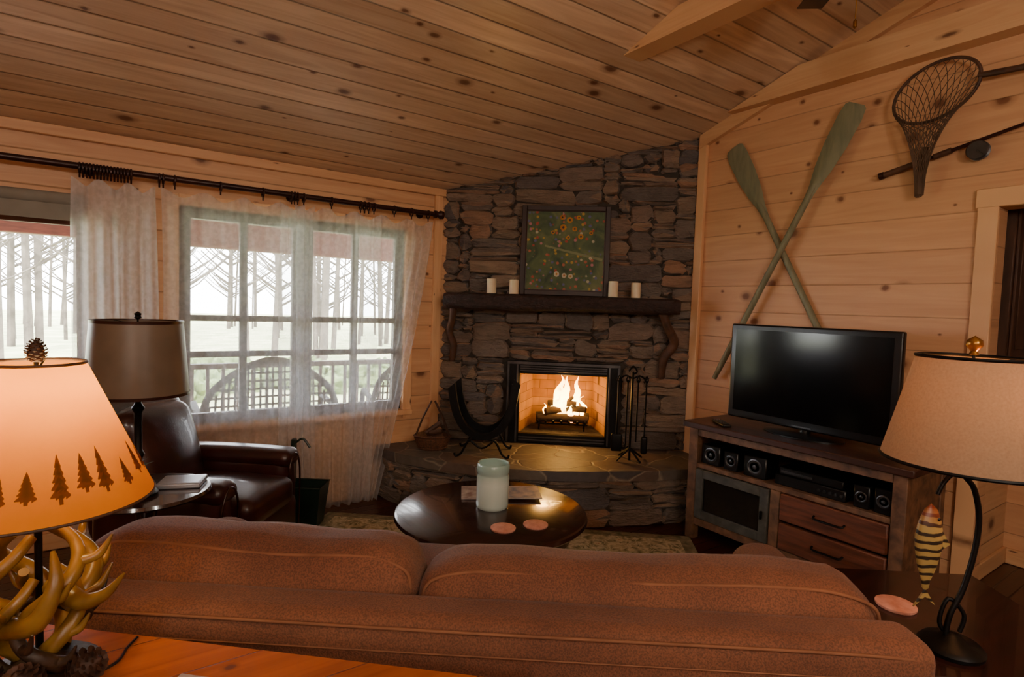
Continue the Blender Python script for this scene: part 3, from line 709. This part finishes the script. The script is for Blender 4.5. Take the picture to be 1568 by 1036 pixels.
b=MB();b.M=MS;b.box((.58,.05,.5125),(.98,.38,.575),0,.005);b.box((.60,.06,.575),(.96,.36,.62),0,.004);b.box((.62,.045,.59),(.80,.052,.605),1,.001)
for k in range(5): b.lathe([(.008,0),(.008,.01)],M=T(.84+k*.03,.05,.545)@RX(90),mi=1,seg=10)
b.obj('av_receiver',[blackp,greym])
# tv
b=MB();b.M=T(3.40,1.765,.786)@RZ(-2)
b.rbox((0,0,.345),(.045,1.03,.62),.012,0,n=2);b.box((-.0245,-.475,.085),(-.0225,.475,.62),1,0)
b.box((-.026,-.06,.048),(-.022,.06,.056),2,0)
b.rbox((.045,0,.33),(.06,.6,.36),.03,0,n=2);b.tube([(.02,0,.0),(.02,0,.12)],.035,12,0)
b.lathe([(0,0),(.24,0),(.24,.008),(.19,.016),(0,.02)],mi=0,seg=40,sx=.62,sy=1)
b.obj('flat_screen_tv',[blackp,screen,greym])
b=MB();b.M=T(3.22,2.2,.786)@RZ(55);b.rbox((0,0,.011),(.2,.055,.02),.008,0,n=3)
for i in range(8):
    for j in range(3): b.rbox((-.08+i*.02,-.015+j*.015,.022),(.01,.008,.004),.001,1,n=1)
b.obj('remote_control',[blackp,greym])
# ---------------------------------------------------------------- rug + coffee table
MD=lambda x,y,z:T(x,y,z)@RZ(-40.2)
def dn(d,n): return (d*.764+n*.645, -d*.645+n*.764)
c=dn(-.36,3.12)
b=MB();b.M=MD(c[0],c[1],0);b.rbox((0,0,.006),(2.50,1.40,.012),.005,1,n=4);b.box((-1.17,-.62,.006),(1.17,.62,.0135),0,.001);b.obj('area_rug',[rugM,rugB])
TX,TY=1.60,2.42
b=MB();b.M=MD(TX,TY,.0137)
b.lathe([(0,.395),(.465,.395),(.485,.402),(.498,.415),(.493,.43),(.48,.438),(0,.438)],seg=72,mi=0)
b.lathe([(.41,.32),(.42,.325),(.42,.395),(.40,.395),(.40,.32),(.41,.32)],seg=64,mi=0,cap=False)
for k in range(4):
    a=pi/4+k*pi/2;ca,sa=math.cos(a),math.sin(a)
    b.tube([(ca*.38,sa*.38,.395),(ca*.40,sa*.40,.33),(ca*.41,sa*.41,.24),(ca*.38,sa*.38,.10),(ca*.395,sa*.395,.03),(ca*.42,sa*.42,.0)],[.04,.042,.034,.022,.02,.028],10,0,4)
b.lathe([(0,.10),(.28,.10),(.29,.11),(.28,.12),(0,.12)],seg=48,mi=0)
for k in range(2):
    a=pi/4+k*pi/2;ca,sa=math.cos(a),math.sin(a);b.tube([(ca*.37,sa*.37,.11),(-ca*.37,-sa*.37,.11)],.014,8,0)
b.obj('round_coffee_table',[darkwood])
tz=.4522
def on(d,n): return (TX+d*.764+n*.645,TY-d*.645+n*.764)
p=on(.0,.03)
b=MB();b.M=T(p[0],p[1],tz);b.lathe([(0,0),(.078,0),(.084,.008),(.085,.02),(.085,.165),(.081,.172),(.081,.182),(.086,.19),(.087,.225),(.081,.235),(.075,.23),(.071,.17),(0,.165)],seg=40,mi=0);b.obj('jar_candle',[jarM])
b=MB();b.M=T(*on(.02,.25),tz)@RZ(-30);b.box((-.22,-.11,0),(.0,.10,.008),0,.001);b.box((-.05,-.12,.008),(.22,.09,.014),1,.001);b.obj('magazines',[mag,mag2],smooth=20)
for d,n_ in((.09,-.26),(.24,-.19)):
    b=MB();b.M=T(*on(d,n_),tz);b.lathe([(0,0),(.058,0),(.06,.003),(.06,.008),(.056,.01),(0,.01)],seg=32,mi=0);b.obj('stone_coaster',[pinkst])
# ---------------------------------------------------------------- sofa
b=MB();b.M=T(-.07,1.82,0)@RZ(-37.3)
X0,X1=-.20,2.2;LL=X1-X0
b.rbox(((X0+X1)/2,.08,.385),(LL,.17,.61),.05,0,nz=.004,n=22,puff=(0,.012,.0))
b.rbox(((X0+X1)/2,.48,.25),(LL-.06,.84,.30),.04,0,n=8)
for x in(X0+.11,X1-.11):
    b.rbox((x,.52,.34),(.22,.86,.48),.09,0,n=8,puff=(.01,0,.02),nz=.004)
sx=.84
def cush(x0,x1,top,seed,tilt=0):
    w=x1-x0;zc=top-.21;hx=w/2
    def sag(u0): return .034*abs(u0)**8+.006*math.sin(u0*5+seed)-tilt*u0
    def fn(q,u):
        q.z-= sag(u[0])*(u[2]*.5+.5)
        k=max(0,abs(u[0])-.70)/.30
        q.y+=.012*math.sin(q.z*60+u[0]*11+seed)*k*(1-abs(u[2]))
        q.z+=.006*math.sin(u[0]*34+seed*2)*k*max(0,u[2])
        return q
    b.rbox(((x0+x1)/2,.29,zc),(w,.26,.42),.095,0,puff=(.0,.032,.012),nz=.014,n=24,seed=seed,nf=5,fn=fn)
    P=[];c=(x0+x1)/2
    P.append((x0+.022,.213,zc-.0));P.append((x0+.020,.197,zc+.10))
    for k in range(13):
        u0=-.93+1.86*k/12;P.append((c+u0*hx,.192,top-.019-sag(u0)-(.012 if k in(0,12) else 0)))
    P.append((x1-.020,.197,zc+.10));P.append((x1-.022,.213,zc-.0))
    b.tube(P,.0055,6,1,4)
cush(X0+.02,sx+.002,.78,1,-.008);cush(sx-.002,X1-.02,.748,2,.0)
for x0,x1 in((X0+.22,1.0),(1.0,X1-.22)): b.rbox(((x0+x1)/2,.60,.43),(x1-x0-.01,.66,.16),.06,0,puff=(0,0,.02),nz=.006,n=10)
b.tube([(X0+.03,.004,.655),(X0+.3,-.003,.668),((X0+X1)/2,-.012,.671),(X1-.3,-.003,.668),(X1-.03,.004,.655)],.0045,6,1,8)
b.tube([(X0+.04,-.009,.610),((X0+X1)/2,-.019,.615),(X1-.04,-.009,.610)],.0022,5,1,8)
for x in(X0+.08,X1-.08):
    for y in(.08,.86): b.lathe([(.03,0),(.035,.1),(.035,.12)],c=(x,y,0),mi=2,seg=12)
b.obj('sofa',[suede,seamM,darkwood],smooth=70)
# ---------------------------------------------------------------- console table + antler lamp
b=MB();b.M=T(-.22,1.80,0)@RZ(-42.5)
TT=.70
b.box((-.45,-.42,TT-.035),(1.35,0,TT),0,.006)
for x in(-.38,1.22):
    for y in(-.37,-.11): b.box((x,y,0),(x+.07,y+.07,TT-.035),0,.004)
b.box((-.36,-.08,TT-.12),(1.28,-.06,TT-.035),0,.003);b.box((-.36,-.36,TT-.12),(1.28,-.34,TT-.035),0,.003)
for x in(-.36,1.26): b.box((x,-.34,TT-.12),(x+.02,-.08,TT-.035),0,.003)
b.obj('console_table',[tableM])
def pinecone(b,M,h,r,mi):
    b.lathe([(0,0),(r*.6,h*.08),(r*.8,h*.35),(r*.6,h*.7),(0,h*.95)],M=M,mi=mi,seg=12)
    n=70
    for k in range(n):
        t=k/n;a=k*2.39996;z=h*(.04+.93*t);rr=r*(math.sin(pi*(.16+.8*t))**.7);w=r*.34*(1-.5*t)
        p=V((rr*math.cos(a),rr*math.sin(a),z));q=V((rr*.55*math.cos(a),rr*.55*math.sin(a),z-h*.02));tn=V((-math.sin(a),math.cos(a),0))
        b.add([q-tn*w*.5,q+tn*w*.5,p+tn*w*.8+V((0,0,h*.03)),p*1.0+V((p.x*.1,p.y*.1,h*.055)),p-tn*w*.8+V((0,0,h*.03)),p+V((0,0,-h*.02))],[(0,1,2,3,4),(0,5,1),(1,5,2),(2,5,3),(3,5,4),(4,5,0)],mi,M)
LX,LY=-.131,1.485
TT=.7005
b=MB();b.M=T(LX,LY,TT)@RZ(-35)
b.lathe([(0,0),(.10,0),(.105,.012),(.08,.03),(.03,.045),(0,.05)],mi=1,seg=24)
def horn(a0,z0,rr,tw,zt,mi,sc=1):
    P=[];R=[]
    for k in range(7):
        t=k/6;a=a0+tw*t;r=rr*math.sin(pi*(.12+.78*t))+.012
        P.append((r*math.cos(a),r*math.sin(a),z0+(zt-z0)*t));R.append((.021-.011*t)*sc)
    b.tube(P,R,10,mi,5)
    for q,ln in((2,.05),(4,.065)):
        p=V(P[q]);o_=V((p.x,p.y,0)).normalized();up=V((0,0,1));tn=V((-o_.y,o_.x,0))
        b.tube([p,p+o_*ln*.45+up*ln*.15+tn*ln*.3,p+o_*ln*.75+up*ln*.75+tn*ln*.5],[.012*sc,.009*sc,.002],8,mi,5)
for k in range(4): horn(k*pi/2+.3,.14,.088,1.7,.31,0)
for k in range(3): horn(k*2.1+1.1,.05,.065,2.0,.22,0,.95)
for k in range(3): horn(k*2.1,.015,.075,-1.8,.15,1,.9)
b.tube([(0,0,.03),(0,0,.43)],.007,8,2)
b.tube([(.03,0,.20),(.10,-.02,.175),(.15,-.02,.19),(.19,-.02,.235)],[.022,.018,.012,.002],10,0,5)
b.tube([(-.02,-.05,.13),(.06,-.08,.16),(.09,-.07,.23),(.07,-.05,.29)],[.022,.02,.014,.004],10,0,5)
b.tube([(-.05,-.05,.15),(-.10,-.07,.2),(-.09,-.07,.27),(-.04,-.06,.32)],[.022,.02,.014,.004],10,0,5)
pinecone(b,T(.05,-.085,.02)@RX(25),.075,.036,3);pinecone(b,T(.0,-.10,.036)@RY(-60),.07,.034,3);pinecone(b,T(.1,-.04,.036)@RY(60),.07,.034,3)
zb,zt=.375,.655;rb,rt=.203,.082
b.lathe([(rb,zb),(rt,zt)],seg=64,mi=4,cap=False)
for (r,z) in((rb,zb),(rt,zt)): b.tube([(r*math.cos(2*pi*k/40),r*math.sin(2*pi*k/40),z) for k in range(41)],.003,6,5,1)
for k in range(3): a=k*2*pi/3;b.tube([(0,0,zt-.02),(rt*math.cos(a),rt*math.sin(a),zt)],.002,5,2)
b.tube([(0,0,.42),(0,0,.66)],.004,6,2);pinecone(b,T(0,0,.655),.05,.019,3)
def tree(a,z,h,w):
    def q(da,zz): r=rb+(rt-rb)*(zz-zb)/(zt-zb)+.0015; return (r*math.cos(a+da/r),r*math.sin(a+da/r),zz)
    for i in range(5):
        f0=i/5;w0=w*(1-f0*.85);z0=z+h*(.16+f0*.8)
        n_=4
        for s_ in range(n_):
            x0=-w0+2*w0*s_/n_;x1=-w0+2*w0*(s_+1)/n_
            t0=1-abs(x0)/w0;t1=1-abs(x1)/w0
            b.add([q(x0,z0-.006*math.sin(7*s_)),q(x1,z0),q(x1,z0+h*.27*t1+.002),q(x0,z0+h*.27*t0+.002)],[(0,1,2,3)],6)
    b.add([q(-.003,z),q(.003,z),q(.003,z+h*.2),q(-.003,z+h*.2)],[(0,1,2,3)],6)
for k in range(26):
    a=2*pi*k/26+random.uniform(-.06,.06);tree(a,zb+.03+random.uniform(0,.02),random.choice((.05,.065,.08)),random.uniform(.012,.017))
lampo=b.obj('antler_table_lamp',[antler,antlerd,black,cone,shadeL,branch,treeM],smooth=50,fix=False)
def bulb(par,loc,e,col,r=.035):
    ld=bpy.data.lights.new('bulb','POINT');ld.energy=e;ld.color=col;ld.shadow_soft_size=r
    o=bpy.data.objects.new('bulb',ld);o.location=loc;bpy.context.collection.objects.link(o);o.parent=par;o.matrix_parent_inverse=par.matrix_basis.inverted();return o
bulb(lampo,(LX,LY,TT+.58),4.2,(1,.72,.34))
b=MB();b.M=T(-.22,1.80,0)@RZ(-42.5);b.box((.56,-.30,.7005),(.72,-.12,.7065),0,.001);b.obj('folded_map',[mag],smooth=20)
b=MB();b.tube([(-.05,1.42,TT+.004),(.0,1.45,TT+.004),(.02,1.50,TT+.004),(.04,1.535,TT+.004)],.003,6,0,6);b.obj('lamp_cord',[blackp])
# ---------------------------------------------------------------- end table + fish lamp (right)
ez=.58
b=MB();b.M=T(2.155,.605,0)@RZ(-37.3)
b.box((-.285,-.32,ez-.03),(.285,.32,ez),0,.008)
b.box((-.25,-.28,ez-.10),(.25,.28,ez-.03),0,.003)
for x in(-.26,.21):
    for y in(-.29,.24): b.box((x,y,0),(x+.05,y+.05,ez-.03),0,.004)
b.box((-.25,-.28,.15),(.25,.28,.17),0,.003)
b.obj('end_table',[darkwood])
b=MB();b.M=T(2.06,.735,ez+.0005);b.lathe([(0,0),(.056,0),(.058,.003),(.058,.009),(.054,.011),(0,.011)],seg=32,mi=0);b.obj('stone_coaster',[pinkst])
RX_,RY2=1.93,.547
b=MB();b.M=T(RX_,RY2,ez+.0005)@RZ(-35)   # x = camera right
b.lathe([(0,0),(.078,0),(.08,.01),(.07,.022),(.035,.03),(.02,.045),(0,.05)],mi=0,seg=32)
b.tube([(-.02,0,.03),(-.01,0,.10),(.02,0,.17),(.045,0,.28),(.05,0,.38),(.03,0,.46),(0,0,.50),(0,0,.56)],.0075,8,0,5)
b.tube([(.0,0,.03),(-.03,.01,.07),(-.01,.01,.14),(.03,0,.10),(.02,0,.05)],.006,8,0,5)
b.tube([(0,0,.50),(-.03,0,.50),(-.055,0,.475),(-.07,0,.44)],.006,8,0,5)
fx=-.085
b.lathe([(0,.0),(.010,.01),(.012,.03),(.026,.07),(.036,.12),(.038,.16),(.030,.20),(.018,.232),(0,.25)],c=(fx,0,.165),mi=1,seg=20,sx=1,sy=.55)
b.prism([(fx-.03,.12),(fx+.0,.17),(fx+.03,.125),(fx+.01,.14),(fx,.15)],-.003,.003,1,M=RX(90)@Matrix.Scale(-1,4,(0,0,1)))
b.prism([(fx+.030,.28),(fx+.058,.30),(fx+.034,.34)],-.003,.003,1,M=RX(90)@Matrix.Scale(-1,4,(0,0,1)))
b.lathe([(0,0),(.005,.001),(0,.004)],M=T(fx+.012,-.016,.375)@RX(90),mi=0,seg=10)
zb,zt=.535,.825;rb,rt=.2,.13
b.lathe([(rb,zb),(rt,zt)],seg=64,mi=2,cap=False)
for (r,z) in((rb,zb),(rt,zt)): b.tube([(r*math.cos(2*pi*k/48),r*math.sin(2*pi*k/48),z) for k in range(49)],.005,6,0,1,flat=1)
for k in range(3): a=k*2*pi/3;b.tube([(0,0,zt-.02),(rt*math.cos(a),rt*math.sin(a),zt)],.002,5,0)
b.tube([(0,0,.5),(0,0,.835)],.004,6,0);b.lathe([(0,0),(.012,.003),(.008,.012),(.02,.028),(.018,.042),(0,.055)],c=(0,0,.83),mi=3,seg=16)
fl=b.obj('fish_table_lamp',[black,fishM,shadeR,brass],smooth=50,fix=False)
bulb(fl,V((RX_,RY2,ez))+V((.065,-.095,.72)),4,(1,.40,.12),.025)
# ---------------------------------------------------------------- armchair side
b=MB();b.M=T(.41,3.32,.0137)@RZ(-40)     # x = facing, y = far side
b.rbox((-.01,0,.24),(.66,.70,.26),.05,0,n=6)
b.rbox((.06,0,.42),(.60,.48,.16),.06,0,puff=(0,0,.03),nz=.006)
for y in(-.32,.32):
    b.rbox((-.03,y,.34),(.64,.15,.50),.06,0,puff=(.01,.015,.02),nz=.004,n=8)
    b.rbox((-.02,y,.575),(.66,.17,.10),.05,0,puff=(0,0,.01),n=8)
    b.tube([(.305,y-.06,.16),(.307,y-.065,.50),(.307,y,.60),(.307,y+.065,.50),(.305,y+.06,.16)],.006,6,1,6)
b.rbox((0,0,.28),(.20,.66,.68),.09,0,puff=(.03,0,.03),nz=.006,n=10,M=T(-.34,0,.32)@RY(-12))
b.rbox((0,0,.28),(.16,.50,.56),.075,0,puff=(.05,0,.02),nz=.01,n=10,M=T(-.23,0,.35)@RY(-12))
for x in(-.28,.26):
    for y in(-.3,.3): b.lathe([(.022,0),(.03,.10),(.03,.13)],c=(x,y,0),mi=1,seg=12)
b.obj('leather_armchair',[leather,darkwood],smooth=70)
sz=.68
tableB=pmat('side_table_top',C(60,40,36),C(40,26,24),rough=.18,Coat_Weight=.5)
b=MB();b.M=T(.105,2.80,0)
b.lathe([(0,sz-.022),(.235,sz-.022),(.245,sz-.013),(.24,sz),(0,sz)],mi=0,seg=56)
b.lathe([(0,0),(.12,0),(.12,.02),(.04,.05),(.025,.1),(.03,.3),(.025,.5),(.05,sz-.05),(.1,sz-.022)],mi=0,seg=28,cap=False)
b.obj('round_side_table',[tableB])
b=MB();b.M=T(.238,2.81,sz+.0005)@RZ(-20);b.rbox((0,0,.011),(.17,.14,.022),.006,0,n=3);b.box((-.075,-.055,.0215),(.075,.055,.0225),1,0);b.obj('silver_book',[silver,silver])
CX,CY=.075,2.735
b=MB();b.M=T(CX,CY,sz+.0005)
b.lathe([(0,0),(.07,0),(.072,.012),(.05,.025),(.02,.04),(.014,.06),(.014,.15),(.024,.17),(.014,.19),(.014,.34),(.024,.36),(.012,.38),(.012,.44),(0,.44)],mi=0,seg=24)
zb,zt=.42,.71
b.lathe([(.183,zb),(.16,zt)],seg=64,mi=1,cap=False);b.lathe([(.181,zb),(.158,zt)],seg=64,mi=1,cap=False)
for (r,z) in((.183,zb),(.16,zt)): b.lathe([(r+.001,z-.006),(r+.002,z+.006)],mi=2,seg=64,cap=False)
for k in range(3): a=k*2*pi/3;b.tube([(0,0,zt-.01),(.16*math.cos(a),.16*math.sin(a),zt)],.002,5,0)
b.tube([(0,0,.43),(0,0,.725)],.004,6,0);b.lathe([(.005,0),(.014,.006),(.01,.014),(.014,.022),(0,.032)],c=(0,0,.72),mi=0,seg=12)
b.obj('table_lamp',[black,shadeC,brown],smooth=50,fix=False)
b=MB();b.M=T(-.02,2.86,sz+.0005);b.lathe([(0,0),(.035,0),(.045,.07),(.04,.07),(.035,.06),(0,.06)],mi=1,seg=20)
for k in range(60):
    a=random.uniform(0,6.28);el=random.uniform(.3,1.4);l=random.uniform(.08,.16)
    d=V((math.cos(a)*math.cos(el),math.sin(a)*math.cos(el),math.sin(el)));p=V((0,0,.06));q=p+d*l;tn=d.cross(V((0,0,1))).normalized()*.016
    b.add([p,q-d*.03+tn,q+d*.012,q-d*.03-tn],[(0,1,2,3)],0)
b.obj('potted_plant',[leafM,brown],fix=False)
b=MB();b.M=T(1.04,3.80,.0137)@RZ(-35)
b.add([(-.09,-.07,0),(.09,-.07,0),(.09,.07,0),(-.09,.07,0),(-.12,-.10,.27),(.12,-.10,.27),(.12,.10,.27),(-.12,.10,.27)],[(3,2,1,0),(0,1,5,4),(1,2,6,5),(2,3,7,6),(3,0,4,7)],0)
b.tube([(-.12,-.1,.27),(.12,-.1,.27),(.12,.1,.27),(-.12,.1,.27),(-.12,-.1,.27)],.006,6,0,1)
b.box((-.12,.02,.26),(-.095,.07,.56),0,.006);b.tube([(-.108,.05,.52),(-.05,.05,.56),(.0,.05,.50)],.008,6,0,4)
b.obj('ash_bucket',[greenM],fix=False)
# ---------------------------------------------------------------- ceiling fan
FX,FY=2.42,1.12
b=MB();b.M=T(FX,FY,0)@RZ(50)
b.lathe([(.07,cz(FY)-.01),(.06,cz(FY)-.07),(.015,cz(FY)-.09)],mi=0,seg=20);b.tube([(0,0,3.05),(0,0,cz(FY)-.05)],.013,10,0)
b.lathe([(0,2.80),(.05,2.80),(.10,2.86),(.12,2.95),(.12,3.02),(.05,3.07),(.015,3.08)],mi=0,seg=28)
for k in range(5):
    b.box((.17,-.06,2.99),(.54,.06,2.997),1,.003,M=RZ(72*k));b.box((.09,-.02,2.982),(.24,.02,2.99),0,.002,M=RZ(72*k))
b.tube([(0,.03,2.82),(0,.03,2.68)],.0025,5,2);b.lathe([(0,0),(.008,.008),(.008,.03),(0,.04)],c=(0,.03,2.64),mi=2,seg=10)
b.obj('ceiling_fan',[brown,darkwood,brass])
# ---------------------------------------------------------------- added glowing pendants, unseen behind the camera, to fill the room with light
glow=emis('fill_globe_emission',(1,.90,.77,1),90)
for (x,y,z) in((-1.5,-1.0,2.35),(1.1,-1.3,2.35),(-.9,-2.8,2.2)):
    b=MB();b.M=T(x,y,0)
    b.lathe([(.15*math.sin(pi*k/14)+1e-5,z-.15*math.cos(pi*k/14)) for k in range(15)],mi=0,seg=28);b.lathe([(.05,z+.14),(.05,z+.18),(.012,z+.2)],mi=1,seg=16);b.tube([(0,0,z+.19),(0,0,cz(y)-.01)],.006,8,1)
    b.obj('fill_pendant',[glow,brown])
# ---------------------------------------------------------------- outdoors
grass=pmat('yard_leaves',C(196,194,154),C(134,148,98),rough=1,scale=.9)
b=MB();b.box((-40,4.4,-.5),(60,70,-.3),0,0);b.obj('yard_ground',[grass],center=False)
deckM=plank('deck_boards',0,1,.14,C(110,92,80),C(150,130,112),groove=.3,kon=False)
b=MB();b.box((-4,4.31,-.3),(6,7.0,-.12),0,0);b.obj('porch_floor',[deckM],center=False)
b=MB();b.prism([(4.5,2.62),(7.2,2.35),(7.2,2.42),(4.5,2.70)],-4,6,0,MY);b.box((-4,6.8,2.02),(6,6.95,2.38),0,.01)
for x in(-3.6,-2.1,3.5,5.6): b.box((x,6.8,-.12),(x+.13,6.93,2.1),0,.01)
b.obj('porch_roof',[redwood],center=False)
b=MB()
b.box((-4,6.83,.72),(6,6.9,.78),0,.01);b.box((-4,6.83,.0),(6,6.9,.06),0,.01)
for k in range(66):
    x=-4+k*.15;b.box((x,6.85,.06),(x+.035,6.885,.72),0,.003)
b.obj('porch_railing',[sashM],center=False)
def loveseat(x,y,w,rz):
    b=MB();b.M=T(x,y,-.12)@RZ(rz)
    h=w/2
    b.tube([(-h,0,.1),(-h,0,.5),(-h*.8,.02,.85),(0,.04,1.08),(h*.8,.02,.85),(h,0,.5),(h,0,.1)],.03,8,0,6)
    n=int(w/.05)
    for k in range(1,n):
        xx=-h+w*k/n;zt=.5+.56*max(0,(1-(xx/h)**2))**.6
        b.tube([(xx,.02,.42),(xx*.96,.03,zt)],.010,5,0)
    for z in(.55,.62,.69,.76,.83,.90,.97):
        hw=h*math.sqrt(max(0,1-((z-.5)/.6)**2));b.tube([(-hw,.02,z),(hw,.02,z)],.010,5,0)
    b.rbox((0,.28,.36),(w,.56,.12),.05,1,n=3)
    for sg in(-1,1): b.tube([(sg*h,0,.62),(sg*h,.3,.64),(sg*h,.55,.6),(sg*h,.57,.0)],.028,8,0,5);b.tube([(sg*h,0,.1),(sg*h,0,.0)],.025,8,0)
    b.obj('patio_loveseat',[patio,pmat('patio_cushion',C(110,100,88),C(80,84,66),rough=.9)])
loveseat(1.15,5.3,1.15,0);loveseat(2.65,5.45,1.0,-10);loveseat(.05,5.5,.7,10)
treeB=pmat('tree_bark',C(92,84,76),C(60,54,49),rough=1,scale=3)
b=MB()
for k in range(150):
    y=random.uniform(16,42);x=random.uniform(-.55,1.0)*y+random.uniform(-1,2);h=random.uniform(7,13);r=random.uniform(.05,.13)
    lean=random.uniform(-.6,.6)
    b.tube([(x,y,-.3),(x+lean*.4,y,h*.5),(x+lean,y,h)],[r,r*.7,r*.2],6,0,3)
    for q in range(14):
        t=random.uniform(.12,.9);p=V((x+lean*t,y,h*t));s_=random.choice((-1,1));l=random.uniform(.8,2.6)
        b.tube([p,p+V((s_*l*.5,random.uniform(-.5,.5),l*.35)),p+V((s_*l,random.uniform(-1,1),l*.9))],[r*.4,r*.28,.015],4,0,2)
b.obj('bare_trees',[treeB],center=False,fix=False)
bush=pmat('evergreen_bush',C(104,118,74),C(58,72,42),rough=1,scale=4)
b=MB()
for k in range(22):
    y=random.uniform(11,12.6);x=random.uniform(-.6,.9)*y;r=random.uniform(.3,.55)
    for q in range(5): b.rbox((x+random.uniform(-r,r),y+random.uniform(-.5,.5),-.3+r*.5),(r*1.3,r*1.1,r*1.1),r*.5,0,nz=.25,n=4,seed=k+q)
b.obj('garden_bushes',[bush],center=False)
# ---------------------------------------------------------------- world, sun, camera
w=bpy.data.worlds.new('World');bpy.context.scene.world=w;w.use_nodes=True
bg=w.node_tree.nodes['Background'];bg.inputs[0].default_value=(.96,.98,1,1);bg.inputs[1].default_value=25
sd=bpy.data.lights.new('sun','SUN');sd.energy=24;sd.angle=.02;sd.color=(1,.94,.84);so=bpy.data.objects.new('sun',sd);so.rotation_euler=(math.radians(48),0,math.radians(-12));so.location=(0,-10,20);bpy.context.collection.objects.link(so)
cam=bpy.data.cameras.new('camera');co=bpy.data.objects.new('camera',cam);bpy.context.collection.objects.link(co)
cam.sensor_width=36;cam.lens=19.97;cam.clip_start=.02
F=V((math.cos(math.radians(55)),math.sin(math.radians(55)),0));R=V((F.y,-F.x,0));p=math.radians(3.16);ro=math.radians(1.95)
f3=F*math.cos(p)-V((0,0,1))*math.sin(p);U=R.cross(f3).normalized()
r=R*math.cos(ro)+U*math.sin(ro);u=U*math.cos(ro)-R*math.sin(ro)
M=Matrix.Identity(4)
for i in range(3): M[i][0]=r[i];M[i][1]=u[i];M[i][2]=-f3[i]
M[2][3]=1.5
co.matrix_world=M
bpy.context.scene.camera=co
